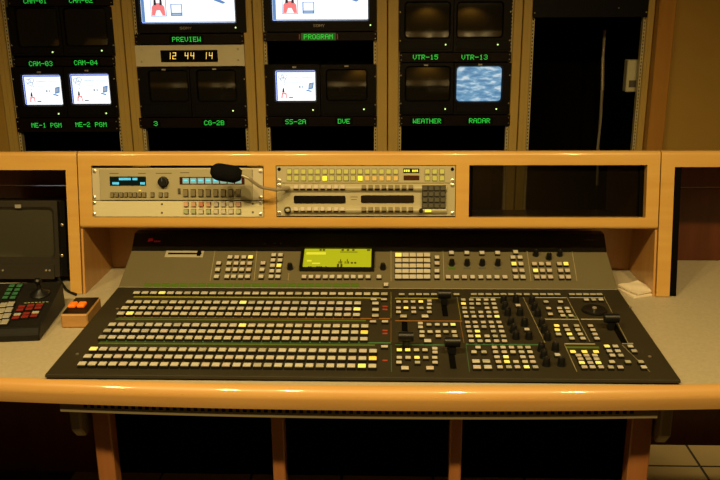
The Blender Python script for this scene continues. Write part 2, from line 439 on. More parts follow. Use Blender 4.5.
# ---------------------------------------------------------------- monitors
def pic_small(parent, x0, x1, y0, y1, z):
    W, H = x1-x0, y1-y0
    b = MB(); P = lambda u, v: (x0+u*W, y0+v*H)
    def q(u0, u1, v0, v1, m): b.poly([P(u0, v0), P(u1, v0), P(u1, v1), P(u0, v1)], z, m)
    def ringp(cu, cv, ru, rv, m, t=0.016, n=14):
        for k in range(n):
            a, c = 2*math.pi*k/n, 2*math.pi*(k+1)/n
            b.poly([P(cu+ru*math.cos(a), cv+rv*math.sin(a)), P(cu+ru*math.cos(c), cv+rv*math.sin(c)),
                    P(cu+(ru-t)*math.cos(c), cv+(rv-t)*math.sin(c)), P(cu+(ru-t)*math.cos(a), cv+(rv-t)*math.sin(a))], z, m)
    ringp(0.14, 0.80, 0.08, 0.085, 5, 0.022); ringp(0.22, 0.83, 0.08, 0.085, 5, 0.022); ringp(0.18, 0.72, 0.08, 0.07, 5, 0.022)
    ringp(0.24, 0.62, 0.035, 0.035, 5); ringp(0.21, 0.53, 0.022, 0.022, 5)
    q(0.34, 0.62, 0.775, 0.80, 3); q(0.66, 0.93, 0.765, 0.79, 3); q(0.36, 0.60, 0.60, 0.62, 3)
    q(0.58, 0.63, 0.42, 0.50, 5); q(0.66, 0.70, 0.42, 0.50, 3)
    b.poly([P(0.82, 0.36), P(0.95, 0.40), P(0.97, 0.62), P(0.84, 0.58)], z, 1)
    b.poly([P(0.85, 0.42), P(0.92, 0.44), P(0.93, 0.56), P(0.86, 0.54)], z+0.0002, 5)
    b.poly([P(0.76, 0.33), P(0.90, 0.28), P(0.92, 0.32), P(0.79, 0.37)], z, 1)
    b.poly([P(0.12, 0.08), P(0.16, 0.09), P(0.17, 0.25), P(0.14, 0.26)], z, 2); b.poly([P(0.24, 0.08), P(0.27, 0.09), P(0.26, 0.26), P(0.23, 0.25)], z, 2); b.poly([P(0.14, 0.20), P(0.26, 0.20), P(0.25, 0.26), P(0.15, 0.26)], z+0.0001, 2)
    b.poly([P(0.17, 0.11), P(0.23, 0.11), P(0.22, 0.22), P(0.18, 0.22)], z+0.0002, 0)
    b.poly([P(0.15, 0.27), P(0.21, 0.27), P(0.20, 0.42), P(0.17, 0.42)], z, 4)
    q(0.32, 0.43, 0.09, 0.125, 4)
    b.build('picture', ['screen_white', 'ink_blue', 'ink_red', 'ink_pale', 'ink_dark', 'ink_grey'], parent)
def pic_big(parent, x0, x1, y0, y1, z):
    W, H = x1-x0, y1-y0
    b = MB(); P = lambda u, v: (x0+u*W, y0+v*H)
    def q(u0, u1, v0, v1, m, dz=0): b.poly([P(u0, v0), P(u1, v0), P(u1, v1), P(u0, v1)], z+dz, m)
    q(0.0, 0.035, 0, 1, 1); q(0.0, 1.0, 0.0, 0.012, 1)
    # figure in a frame
    q(0.10, 0.27, 0.085, 0.40, 1); q(0.106, 0.262, 0.095, 0.39, 0, 2e-4)
    b.poly([P(0.11, 0.10), P(0.145, 0.10), P(0.165, 0.17), P(0.20, 0.17), P(0.225, 0.10), P(0.258, 0.10), P(0.25, 0.22), P(0.21, 0.27), P(0.15, 0.27), P(0.115, 0.22)], z+4e-4, 2)
    b.poly([P(0.135, 0.24), P(0.165, 0.24), P(0.16, 0.37), P(0.142, 0.37)], z+6e-4, 4)
    b.poly([P(0.20, 0.24), P(0.228, 0.24), P(0.222, 0.37), P(0.206, 0.37)], z+6e-4, 4)
    # small framed page
    q(0.315, 0.44, 0.09, 0.255, 1); q(0.327, 0.43, 0.135, 0.245, 0, 2e-4); q(0.33, 0.425, 0.105, 0.12, 3, 2e-4)
    # computer
    b.poly([P(0.78, 0.30), P(0.88, 0.25), P(0.91, 0.27), P(0.82, 0.33)], z, 1)
    b.poly([P(0.80, 0.36), P(0.94, 0.36), P(0.95, 0.58), P(0.82, 0.60)], z, 1)
    for k in range(3): q(0.34, 0.74, 0.66+k*0.08, 0.68+k*0.08, 3)
    b.build('picture', ['screen_white', 'ink_blue', 'ink_red', 'ink_pale', 'ink_dark', 'ink_grey'], parent)

def glass(x0, x1, y0, y1, z, bulge, n=14):
    """gently bulging picture tube face as a grid"""
    vs_, fs_ = [], []
    for j in range(n+1):
        for i in range(n+1):
            u, v = 2*i/n-1, 2*j/n-1
            vs_.append(((x0+x1)/2+u*(x1-x0)/2*1.01, (y0+y1)/2+v*(y1-y0)/2*1.01, z+bulge*(1-0.5*(u*u+v*v))))
    for j in range(n):
        for i in range(n):
            k = j*(n+1)+i; fs_.append((k, k+1, k+n+2, k+n+1))
    return MB().add(vs_, fs_)
def monitor(label, outer, scr, kind, led=None, ear=0, badge=None, big=False, rack_pt=None):
    """outer / scr: pixel boxes on the rack face; real sizes come from the rack's own plane"""
    x0, x1 = rx_(outer[0], (outer[1]+outer[3])/2), rx_(outer[2], (outer[1]+outer[3])/2)
    xm = (outer[0]+outer[2])/2
    y1, y0 = rz_(xm, outer[1]), rz_(xm, outer[3])
    sx0, sx1 = rx_(scr[0], (scr[1]+scr[3])/2), rx_(scr[2], (scr[1]+scr[3])/2)
    sy1, sy0 = rz_((scr[0]+scr[2])/2, scr[1]), rz_((scr[0]+scr[2])/2, scr[3])
    cx = (x0+x1)/2
    t = thing('rack_monitor', label, 'monitor', (cx, 3.55, y0), math.radians(90), 'picture monitors in the racks')
    X0, X1, H = x0-cx, x1-cx, y1-y0
    A0, A1, B0, B1 = sx0-cx, sx1-cx, sy0-y0, sy1-y0
    g = 0.0015
    R = {'white': 0.004, 'radar': 0.014, 'dark': 0.011}[kind]
    out = rrect(X0+g, X1-g, g, H-g, 0.003); lip = rrect(A0-0.007, A1+0.007, B0-0.007, B1+0.007, R+0.006)
    inn = rrect(A0-0.001, A1+0.001, B0-0.001, B1+0.001, R)
    MB().loops([zl(out, -0.03), zl(out, 0.006), zl(lip, 0.006), zl(inn, -0.004)]).build('bezel', 'dark_bezel', t)
    MB().box(X0+0.012, X1-0.012, 0.008, H-0.008, -0.30, -0.03).build('cabinet', 'black_case', t)
    # glass: concentric rings with a gentle bulge
    mx, my = (A0+A1)/2, (B0+B1)/2
    base = rrect(A0-0.002, A1+0.002, B0-0.002, B1+0.002, R)
    bul = 0.008 if kind == 'dark' else 0.0
    mname = {'dark': 'crt_dark', 'white': 'screen_white', 'radar': 'radar_screen'}[kind]
    if kind == 'dark': so = glass(A0, A1, B0, B1, -0.005, bul).build('screen', mname, t, bevel=-1, smooth=True)
    else: so = MB().loops([zl(base, -0.005)], 0, cap1=True).build('screen', mname, t)
    if kind == 'white': (pic_big if big else pic_small)(so, A0, A1, B0, B1, -0.0044)
    if kind == 'white' and not big:
        wq = (A1-A0)
        MB().box(A0, A0+wq*0.035, B0, B1, -0.0046, -0.0044).box(A0, A1, B1-0.006, B1, -0.0047, -0.0045).build('blue_fringe', 'screen_blue', so)
    # lower control flap
    if not big and B0 > 0.03:
        MB().box(X0+0.014, X1-0.012, 0.010, B0-0.016, 0.006, 0.0085).build('control_flap', 'black_case', t, bevel=0.001)
    if led:
        lx, ly = rx_(*led)-cx, rz_(*led)-y0
        MB().lathe([(0.0034, 0.0085), (0.0034, 0.0105), (0.002, 0.0115)], 8, (lx, ly, 0)).build('power_light', 'led_green', t)
    if badge:
        bx, by = rx_(*badge)-cx, rz_(*badge)-y0
        if big:
            lm = MB(); dots(lm, 'SONY', bx-0.024, bx+0.024, by, 0.011, 0.0064, 0, 1.0)
            lm.build('maker_lettering', 'badge', t)
        else:
            MB().box(bx-0.009, bx+0.009, by-0.0035, by+0.0035, 0.006, 0.008).build('badge', 'badge', t, bevel=0.0008)
    if ear:
        ex = X0+0.006 if ear < 0 else X1-0.006
        for f_ in (0.22, 0.76): screw(t, ex, H*f_, 0.006)
        if ear == 2:
            for f_ in (0.10, 0.3): screw(t, X0+0.006, H*f_, 0.006)
    return t

monitor('dark screen monitor under the CAM-01 sign', (9, 6.5, 62, 56), (18, 9, 57, 46), 'dark', (53.5, 52), -1)
monitor('dark screen monitor under the CAM-02 sign', (62, 6.5, 114, 56), (66, 9, 106, 45), 'dark', (102.5, 50.5), 1)
monitor('small lit white screen monitor under the CAM-03 sign', (14, 66.5, 66, 117.5), (23.8, 75.5, 60.8, 104.5), 'white', (59.5, 113.5), -1, (39.5, 72))
monitor('small lit white screen monitor under the CAM-04 sign', (66, 66.5, 117, 117.5), (71.2, 74.5, 108.8, 103.5), 'white', (107, 113), 1, (87, 70.5))
monitor('large lit monitor above the PREVIEW sign', (133.5, -62, 245, 33), (139, -52, 233, 22.5), 'white', (236, 27.5), 0, (186, 28), big=True)
monitor('large lit monitor above the PROGRAM sign', (262.5, -62, 377, 31.5), (271.5, -53, 367.5, 20), 'white', (370.5, 25), 0, (319, 25.5), big=True)
monitor('small dark screen monitor under the clock panel, left one of the pair', (139, 67, 191, 117), (150.5, 71.5, 187, 100.5), 'dark', None, -1, (164, 69.5))
monitor('small dark screen monitor under the clock panel, above the CG-2B sign', (191, 67, 246.5, 117), (198.5, 71, 235, 100.5), 'dark', (233.5, 110.5), 1, (214.5, 69))
monitor('small lit white screen monitor above the SS-2A sign', (265.5, 64, 320.5, 116), (276, 71, 315, 100.5), 'white', (313.2, 109.7), -1, (294.5, 67))
monitor('small dark screen monitor above the DVE sign', (320.5, 64, 376.5, 116), (327.5, 70.5, 366, 99.5), 'dark', (364, 109), 1, (346.5, 66))
monitor('dark screen monitor above the VTR-15 sign', (398.8, -1, 453.5, 52), (406, 3, 449, 37), 'dark', (445.5, 44.5), -1)
monitor('dark screen monitor above the VTR-13 sign', (453.5, -1, 511.5, 52), (458, 3, 502, 36.5), 'dark', (497.5, 44.5), 1)
monitor('dark screen monitor above the WEATHER sign', (399.5, 62.5, 453.5, 114.5), (406.5, 67.5, 449, 100), 'dark', (445, 108.7), -1, (426, 65))
monitor('monitor with blue and white radar map above the RADAR sign', (453.5, 62.5, 510.5, 114.5), (457, 67, 501, 101), 'radar', (496, 108.7), 1, (480, 64.5))

def sign_strip(label, px, texts, group='green lettered name strips'):
    """px box of the strip; texts: (string, x0, x1, yc)"""
    ym = (px[1]+px[3])/2; xm = (px[0]+px[2])/2
    x0, x1 = rx_(px[0], ym), rx_(px[2], ym); y1, y0 = rz_(xm, px[1]), rz_(xm, px[3]); cx = (x0+x1)/2; H = y1-y0
    t = thing('name_strip', label, 'sign', (cx, 3.55, y0), math.radians(90), group)
    MB().box(x0-cx, x1-cx, 0.0008, H-0.0008, -0.08, 0.004).build('case', 'strip_case', t, bevel=0.001)
    for s_, a, b, yc in texts:
        ta, tb = rx_(a, yc)-cx, rx_(b, yc)-cx; ty = rz_((a+b)/2, yc)-y0
        h = 0.0205
        win = MB().box(ta-0.012, tb+0.012, max(0.002, ty-0.015), min(H-0.002, ty+0.015), 0.004, 0.0048).build('display_window', 'window_dark', t)
        m_ = MB(); dots(m_, s_, ta, tb, ty, h, 0.0052, 0, 0.80)
        m_.build('lettering', 'text_green', win)
        if s_ == 'PROGRAM':
            win.material_slots[0].link = 'OBJECT'; win.material_slots[0].material = MATS['text_green_bg']
            for dx_ in (ta-0.019, tb+0.019): MB().box(dx_-0.002, dx_+0.002, ty-0.011, ty+0.011, 0.004, 0.0048).build('tally_bar', 'led_red', t)
    for s_ in (-1, 1):
        for f_ in (0.25, 0.75): screw(t, (x1-x0)/2*s_-0.007*s_, H*f_, 0.004, 0.0028)
    return t
sign_strip('black strip lettered CAM-01 and CAM-02 in green', (8, -6, 113, 6), [('CAM-01', 24, 47, 0.8), ('CAM-02', 69.5, 93, 0.3)])
sign_strip('black strip lettered CAM-03 and CAM-04 in green', (13, 57, 115.5, 66), [('CAM-03', 29.5, 53, 63.5), ('CAM-04', 74.5, 98, 62.5)])
sign_strip('black strip lettered ME-1 PGM and ME-2 PGM in green', (17, 118, 118.5, 132), [('ME-1', 32, 46.5, 125), ('PGM', 51, 62, 125), ('ME-2', 76, 90.5, 124.3), ('PGM', 95.5, 107, 124.3)])
sign_strip('black strip lettered PREVIEW in green', (135, 33.8, 244, 44), [('PREVIEW', 172.5, 201, 39.2)])
sign_strip('black strip lettered PROGRAM in green', (263.5, 32, 377, 41), [('PROGRAM', 304, 333, 36.6)])
sign_strip('black strip lettered 3 and CG-2B in green', (139.5, 117.5, 247.5, 128), [('3', 154, 158, 123.3), ('CG-2B', 204.5, 224.5, 122.6)])
sign_strip('black strip lettered SS-2A and DVE in green', (266, 116.3, 376.5, 126.5), [('SS-2A', 285.5, 306, 121.5), ('DVE', 338, 350, 121)])
sign_strip('black strip lettered VTR-15 and VTR-13 in green', (399.5, 52.3, 511, 62), [('VTR-15', 413, 438, 57), ('VTR-13', 461.5, 487.5, 57)])
sign_strip('black strip lettered WEATHER and RADAR in green', (400, 115, 510, 126), [('WEATHER', 413, 441, 120.8), ('RADAR', 469, 490, 120.5)])

# clock panel
def clock():
    x0, x1 = rx_(135.5, 55), rx_(244.5, 55); y1, y0 = rz_(190, 44.8), rz_(190, 66.5); cx = (x0+x1)/2; H = y1-y0
    t = thing('digital_clock', 'beige rack panel with black window showing 12 44 14 in yellow digits', 'clock', (cx, 3.55, y0), math.radians(90))
    MB().box(x0-cx, x1-cx, 0.001, H-0.001, -0.002, 0.004).build('panel', 'clock_panel', t, bevel=0.001)
    MB().box(x0-cx+0.02, x1-cx-0.02, 0.004, H-0.004, -0.10, -0.002).build('case', 'black_case', t)
    a, b = rx_(161, 56)-cx, rx_(218, 56)-cx; c, d = rz_(190, 62)-y0, rz_(190, 50)-y0
    wn = MB().box(a, b, c, d, 0.004, 0.006).build('display_window', 'window_dark', t, bevel=0.0006)
    for ch, px in (('1', 167.2), ('2', 172.6), ('4', 184.8), ('4', 190.6), ('1', 203.2), ('4', 209)):
        m_ = MB(); X = rx_(px, 56)-cx
        seven(m_, ch, X, rz_(190, 59.0)-y0, 0.015, 0.028, 0.0030, 0.0064)
        m_.build('digit', 'digit_yellow', wn)
    for px, py in ((142, 50), (142, 61.5), (238, 48.5), (238, 60)): screw(t, rx_(px, py)-cx, rz_(px, py)-y0, 0.004, 0.004)
clock()

# dark unit at the top of the right rack, hanging cable, small box
def right_rack():
    x0, x1 = RX[4]; cx = (x0+x1)/2
    y0, y1 = rz_(590, 17.5), rz_(590, -30); H = y1-y0
    t = thing('rack_unit', 'black unit with a small light at the top of the right rack', 'rack unit', (cx, 3.55, y0), math.radians(90))
    MB().box(x0-cx+0.001, x1-cx-0.001, 0, H, -0.35, 0.004).build('case', 'black_case', t, bevel=0.002)
    MB().lathe([(0.003, 0.004), (0.003, 0.006), (0.002, 0.007)], 8, (rx_(618.5, 8)-cx, rz_(618.5, 8)-y0, 0)).build('power_light', 'screw', t)
    for sx in (-1, 1): screw(t, (x1-x0)/2*sx-0.008*sx, 0.02, 0.004)
    cab = Frame(3.80, 0, 90)
    pts = [(604.5, 30), (603.5, 60), (602, 90), (600, 120), (598.5, 150), (597, 185)]
    P = [cab.at(*p) for p in pts]
    o = MB().tube([(x, 3.80+0.01*math.sin(i*2), z) for i, (x, z) in enumerate(P)], 0.0075, 8).build('hanging_cable', 'gooseneck', smooth=True)
    tag(o, 'brown cable hanging down inside the right rack', 'cable')
    bx = Frame(3.62, 0, 90)
    a, z1 = bx.at(628, 60); b, z0 = bx.at(638.5, 92)
    t = thing('outlet_box', 'small beige metal box fixed inside the right rack', 'box', ((a+b)/2, 3.62, z0))
    MB().box((a-b)/2, (b-a)/2, 0, 0.05, 0, z1-z0).build('body', 'unit_alu', t, bevel=0.003)
    MB().box((a-b)/2+0.012, (b-a)/2-0.012, -0.002, 0.001, 0.02, 0.05).build('socket', 'legend', t)
right_rack()

# ================================================================== desk
DZ = 0.745
def edge_y(x): return 1.592 + 0.025*((x+0.06)/0.79)**2 if abs(x+0.06) < 1.0 else 1.592+0.025*(1.0/0.79)**2
desk = thing('console_desk', 'long console desk with beige laminate top and rounded maple front edge', 'desk', (0, 1.9, 0))
XS = [-1.75+i*3.5/56 for i in range(57)]
m_ = MB()
n = len(XS)
front = [(x, edge_y(x)+0.0062-1.9) for x in XS]
back = [(x, 2.50-1.9) for x in XS]
L = []
for x, y in front: L.append([(x, y, DZ-0.03), (x, y, DZ), (x, 0.60, DZ), (x, 0.60, DZ-0.03)])
m_.loops(L, 0, True, True)
m_.build('desk_top', 'laminate', desk)
prof = [(0.018, -0.0005)]
for k in range(9):
    a = math.radians(90+72*k/8); prof.append((0.008+0.0225*math.cos(a), -0.028+0.028*math.sin(a)))
prof += [(-0.0140, -0.025), (-0.0070, -0.0515), (0.018, -0.0515)]
L = []
for x in XS: L.append([(x, edge_y(x)+0.014+py-1.9-0.016, DZ+pz) for py, pz in prof])
MB().loops(L, 0, True, True).build('front_edge', 'maple_edge', desk, smooth=True)
for xa, xb in ((-0.700, -0.658), (-0.278, -0.249), (0.138, 0.166), (0.552, 0.600)):
    MB().box(xa, xb, 1.70-1.9, 1.74-1.9, 0, DZ-0.031).build('leg', 'leg_wood', desk, bevel=0.003)
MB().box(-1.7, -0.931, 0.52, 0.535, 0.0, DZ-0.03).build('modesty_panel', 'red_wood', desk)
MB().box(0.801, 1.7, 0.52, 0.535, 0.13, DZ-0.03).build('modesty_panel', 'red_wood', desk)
MB().box(-0.93, 0.80, 0.52, 0.535, 0.0, DZ-0.03).build('modesty_panel', 'void', desk)  # near-black centre panel: shade between the legs put into its colour
for xa, xb in ((-0.738, -0.712), (0.604, 0.630)):
    MB().prism_x([(1.665-1.9, 0.70), (1.665-1.9, 0.59), (1.69-1.9, 0.562), (1.73-1.9, 0.562), (1.80-1.9, 0.70)], xa, xb).build('bracket', 'channel_steel', desk, bevel=0.004)

ch = thing('steel_channel', 'perforated grey steel channel screwed under the desk front', 'channel', (-0.078, 1.606, 0.6675))
cl = []
for k in range(41):
    x = -0.733+k*1.309/40; y = edge_y(x)+0.003
    cl.append([(x+0.078, y-1.606, 0.025), (x+0.078, y-1.606, 0.0), (x+0.078, y-1.606+0.03, 0.0), (x+0.078, y-1.606+0.03, 0.003), (x+0.078, y-1.606+0.003, 0.003), (x+0.078, y-1.606+0.003, 0.025)])
MB().loops(cl, 0, True, True).build('angle_bar', 'channel_steel', ch)
h = MB()
for k in range(78):
    x = -0.60+k*0.0155; y = edge_y(x-0.078)+0.003-1.606
    h.box(x, x+0.008, y-0.0006, y+0.001, 0.012, 0.0215)
h.build('slot_row', 'void', ch)['kind'] = 'stuff'

# ================================================================== hutch
HU = Frame(2.15, DZ, 80)
def hu(px, py): return HU.at(px, py)
S_TOP = 0.402; S_OT = hu(360, 165.3)[1]; S_OB = hu(360, 217.2)[1]; S_B = hu(360, 228.6)[1]
HL, HR = -0.871, 0.729
DEEP = 0.43
RXH = math.radians(80)
def board(parent, name, x0, x1, y0, y1, z0, z1, m, bevel=0.003, o=Vector((0, 0, 0)), seg=1):
    return MB().box(x0, x1, y0, y1, z0, z1).build(name, m, parent, (-o.x, 0, 0), RXH, bevel, smooth=seg > 1, seg=seg)
hutch = thing('console_hutch', 'maple bridge shelf over the switcher with three equipment bays', 'shelf', (0, 2.15, DZ))
b1l, b1r = hu(92.2, 192)[0], hu(263.9, 192)[0]
b2l, b2r = hu(276.1, 191)[0], hu(455.8, 191)[0]
b3l, b3r = hu(469, 191)[0], hu(646.5, 191)[0]
def round_strip(mb, x0, x1, y0, y1, th, r, top):
    """board of thickness th whose outer front edge (top or bottom) is rounded"""
    pr = []
    arc = [(r*math.sin(math.radians(90*k/5)), r*(1-math.cos(math.radians(90*k/5)))) for k in range(6)]
    if top: pr = [(y0, -th), (y0, 0)] + [(y1-r+a_, -b_) for a_, b_ in arc] + [(y1, -th)]
    else: pr = [(y1, -th), (y1, 0)] + [(y0+r-a_, -b_) for a_, b_ in arc] + [(y0, -th)]
    mb.prism_x(pr, x0, x1)
fa = MB()
round_strip(fa, HL+0.0012, HR-0.0012, S_OT, S_TOP, 0.024, 0.012, True)
round_strip(fa, HL+0.0012, HR-0.0012, S_B, S_OB, 0.024, 0.010, False)
for a, b in ((HL+0.0012, b1l), (b1r, b2l), (b2r, b3l), (b3r, HR-0.0012)):
    fa.box(a, b, S_OB, S_OT, -0.024, 0)
fa.build('fascia', 'maple', hutch, (0, 0, 0), RXH, 0, smooth=True)
board(hutch, 'top_board', HL+0.001, HR-0.001, S_TOP-0.020, S_TOP-0.001, -DEEP, -0.022, 'maple')
board(hutch, 'bottom_board', HL+0.001, HR-0.001, S_B+0.001, S_B+0.020, -DEEP, -0.022, 'maple')
for a, b in ((HL+0.001, HL+0.019), (b1r+0.002, b2l-0.002), (b2r+0.002, b3l-0.002), (b3r+0.004, HR-0.002)):
    board(hutch, 'divider', a, b, S_B+0.021, S_TOP-0.021, -DEEP, -0.023, 'maple_panel', 0.0)
for s_, a in ((-1, b3l), (1, b3r)):
    r = board(hutch, 'mounting_rail', a+0.001 if s_ < 0 else a-0.012, a+0.012 if s_ < 0 else a-0.001, S_OB, S_OT, -0.045, -0.023, 'void', 0.0)
board(hutch, 'dimming_panel', b3l+0.013, b3r-0.013, S_OB+0.001, S_OT-0.001, -0.030, -0.027, 'dimming_tint', 0.0)  # tinted sheet added to darken the view through the bay
yb = 2.39-2.15
def zb(y): return S_B*math.cos(math.radians(10)) - (y - S_B*math.sin(math.radians(10)))*math.tan(math.radians(10))
for a, b in ((HL+0.001, HL+0.007), (HR-0.007, HR-0.001)):
    MB().prism_x([(0.004, 0.0005), (yb, 0.0005), (yb, zb(yb)), (0.036, zb(0.036)-0.002)], a, b).build('support_panel', 'maple_panel', hutch)
MB().prism_x([(yb, 0.0005), (yb+0.018, 0.0005), (yb+0.018, zb(yb+0.018)), (yb, zb(yb))], HL+0.001, HR-0.001).build('rear_panel', 'maple_panel', hutch)

# side sections of the hutch
def side_section(label, x0, x1, post, opening_top, back_m, recess):
    t = thing('side_hutch', label, 'shelf', ((x0+x1)/2, 2.15, DZ)); o = Vector(((x0+x1)/2, 0, 0))
    pa, pb = post
    fa = MB(); round_strip(fa, x0, x1, opening_top, S_TOP, 0.024, 0.012, True); fa.box(pa, pb, 0.002, opening_top, -0.024, 0)
    fa.build('fascia', 'maple', t, (-o.x, 0, 0), RXH, 0, smooth=True)
    board(t, 'top_board', x0, x1, S_TOP-0.020, S_TOP-0.001, -DEEP, -0.022, 'maple', 0.003, o)
    ia, ib = (x0, pa) if abs(pb-x1) < 0.01 else (pb, x1)
    # side wall behind the post and back board
    sx0, sx1 = (pb-0.019, pb-0.001) if abs(pb-x1) < 0.01 else (pa+0.001, pa+0.019)
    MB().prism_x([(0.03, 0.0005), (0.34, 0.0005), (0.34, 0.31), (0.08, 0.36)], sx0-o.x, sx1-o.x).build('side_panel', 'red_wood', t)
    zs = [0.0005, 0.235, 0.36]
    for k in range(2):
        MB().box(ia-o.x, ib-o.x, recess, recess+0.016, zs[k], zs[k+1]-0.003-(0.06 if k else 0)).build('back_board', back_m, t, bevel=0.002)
    return t, o
lt, lo_ = side_section('left maple hutch section holding the monitor over the remote panel', -1.75, -0.873, (-0.905, -0.873), hu(30, 170)[1], 'red_wood', 0.36)
rt, ro_ = side_section('right maple hutch section with an empty dark bay', 0.731, 1.75, (0.731, 0.767), hu(700, 167)[1], 'red_wood', 0.33)
board(rt, 'mounting_rail', 0.769, 0.787, 0.003, hu(700, 167)[1]-0.001, -0.03, -0.006, 'void', 0.0, ro_)

# ================================================================== hutch equipment
def hutch_thing(name, label, cat, xc, y0, group=None):
    return thing(name, label, cat, HU.wp(xc, y0), RXH, group)
def legend(mb, x0, x1, y, h, z): mb.box(x0, x1, y-h/2, y+h/2, z, z+0.0002)

# --- unit one: effects control unit
ux0, ux1 = hu(92.8, 192)[0], hu(263.3, 192)[0]; uc = (ux0+ux1)/2
uy1, ym, uy0 = hu(178, 168)[1], hu(178, 200.6)[1], hu(178, 216.8)[1]
t = hutch_thing('control_unit', 'beige rack unit with blue display, black knob and key row, left hutch bay', 'rack unit', uc, ym, 'rack units in the hutch bays')
q = lambda px, py: (hu(px, py)[0]-uc, hu(px, py)[1]-ym)
HH = uy1-ym
MB().box(ux0-uc, ux1-uc, 0.0008, HH, -0.004, 0.002).build('face_plate', 'ear', t, bevel=0.001)
MB().box(ux0-uc+0.02, ux1-uc-0.02, 0.002, HH-0.002, -0.25, -0.004).build('case', 'black_case', t)
fx0, fx1 = q(100.8, 185)[0], q(252.8, 185)[0]
MB().box(fx0, fx1, 0.0016, HH-0.003, 0.002, 0.008).build('front_panel', 'unit_beige_dark', t, bevel=0.0012)
Z = 0.008
a, c = q(111, 185.5); b, d = q(146.8, 176.4)
wn = MB().box(a, b, c, d, Z, Z+0.001).build('display_window', 'vfd_glass', t)
m_ = MB()
for px0, px1, py in ((120, 132, 178.9), (133.6, 138.6, 178.9), (113.6, 120.3, 183.2), (141.3, 146.2, 183.2)):
    xa, yy = q(px0, py); xb, _ = q(px1, py)
    k = max(2, round((xb-xa)/0.0033))
    for i in range(k):
        w_ = (xb-xa)/k
        m_.box(xa+i*w_, xa+i*w_+w_*0.74, yy-0.0032, yy+0.0032, Z+0.001, Z+0.0013)
m_.build('display_text', 'vfd_cyan', wn)
kx, ky = q(164.2, 181.8)
link('knob', knob_mesh(0.0135, 0.016), t, (kx, ky, Z))
for px in (113.4, 117.9, 122.5, 127, 131.6, 136.2, 140.8, 145.4, 153.5, 161.7, 167.2):
    x, y = q(px, 194.6); button('key', t, (x, y, Z), 0, 0.0095, 0.0115, 'key_olive', 0.006)
x, y = q(140.8, 190.2); MB().box(x-0.003, x+0.003, y-0.001, y+0.001, Z, Z+0.0008).build('indicator', 'cap_lit', t)
cells = [186.6+7.47*i for i in range(8)]
a, c = q(180.5, 184.4); b, d = q(245, 176.8)
wn = MB().box(a, b, c, d, Z, Z+0.0008).build('label_window', 'window_red', t)
for px in cells:
    x, y = q(px, 180.6)
    MB().box(x-0.0088, x+0.0088, y-0.0078, y+0.0078, Z+0.0008, Z+0.0014).box(x-0.006, x+0.005, y-0.001, y+0.003, Z+0.0014, Z+0.0016, 1).build('label_cell', ['cell_cyan', 'vfd_cyan'], wn)
    x, y = q(px, 192.8); button('key', t, (x, y, Z), 0, 0.0125, 0.018, 'key_olive', 0.007)
x, y = q(180, 191); button('key', t, (x, y, Z), 0, 0.006, 0.013, 'key_dark', 0.005)
lg = MB()
for px0, px1, py in ((110.5, 119.5, 173.3), (139, 146.5, 173.3), (156.5, 172.5, 173.2), (181, 190, 172.6)):
    xa, yy = q(px0, py); xb, _ = q(px1, py); legend(lg, xa, xb, yy, 0.002, Z)
lg.build('print', 'legend', t)
for px in (94.8, 260.8):
    for py in (171.3, 197.6):
        x, y = q(px, py); screw(t, x, y, 0.002, 0.0052)

# --- unit one b: one-space button panel
t = hutch_thing('key_unit', 'narrow silver rack panel with two rows of pink and green keys', 'rack unit', uc, uy0, 'rack units in the hutch bays')
q = lambda px, py: (hu(px, py)[0]-uc, hu(px, py)[1]-uy0)
MB().box(ux0-uc, ux1-uc, 0.0, ym-uy0-0.0008, -0.004, 0.003).build('face_plate', 'unit_alu', t, bevel=0.001)
MB().box(ux0-uc+0.02, ux1-uc-0.02, 0.002, ym-uy0-0.003, -0.20, -0.004).build('case', 'black_case', t)
caps2 = ['key_sage', 'key_sage', 'key_white', 'key_sage', 'key_white', 'key_white', 'key_white', 'key_green']
caps1 = ['key_salmon', 'key_salmon', 'cap_red', 'key_salmon', 'cap_pink', 'cap_pink', 'cap_pink', 'key_salmon']
for i, px in enumerate(cells):
    x, y = q(px, 204.2); button('key', t, (x, y, 0.003), 0, 0.0118, 0.0118, caps1[i], 0.006)
    x, y = q(px, 211.3); button('key', t, (x, y, 0.003), 0, 0.0118, 0.0118, caps2[i], 0.006)
for px, py in ((162.3, 204), (162.3, 212.6), (253, 203.6), (253, 212.2)):
    x, y = q(px, py); MB().lathe([(0.003, 0.003), (0.003, 0.0042)], 8, (x, y, 0)).build('rivet', 'legend', t)
for px in (94.8, 260.8):
    for py in (203, 214.2):
        x, y = q(px, py); screw(t, x, y, 0.003, 0.0052)

# --- unit two: talkback / intercom panels
vx0, vx1 = hu(276.8, 191)[0], hu(455.2, 191)[0]; vc = (vx0+vx1)/2
vy1, vm, vy0 = hu(366, 166)[1], hu(366, 183.2)[1], hu(366, 216)[1]
t = hutch_thing('talkback_panel', 'beige rack panel with two rows of glowing green keys, middle hutch bay', 'rack unit', vc, vm, 'rack units in the hutch bays')
q = lambda px, py: (hu(px, py)[0]-vc, hu(px, py)[1]-vm)
MB().box(vx0-vc, vx1-vc, 0.0006, vy1-vm, -0.004, 0.003).build('face_plate', 'unit_beige', t, bevel=0.001)
MB().box(vx0-vc+0.02, vx1-vc-0.02, 0.002, vy1-vm-0.002, -0.2, -0.004).build('case', 'black_case', t)
for r, py in enumerate((171.5, 178.2)):
    for i in range(16):
        x, y = q(289.5+7.08*i, py)
        cap = 'key_lime'
        if r == 1: cap = 'key_lime_lit' if i in (5, 10) else ('key_amber' if i > 10 else 'key_lime')
        button('key', t, (x, y, 0.003), 0, 0.0125, 0.0128, cap, 0.004)
    for px in (427.3, 434.6, 441.9):
        x, y = q(px, py); button('key', t, (x, y, 0.003), 0, 0.0125, 0.0128, 'key_lime', 0.004)
a, c = q(403.2, 173); b, d = q(419.2, 168.4)
wn = MB().box(a, b, c, d, 0.003, 0.004).build('display_window', 'vfd_glass', t)
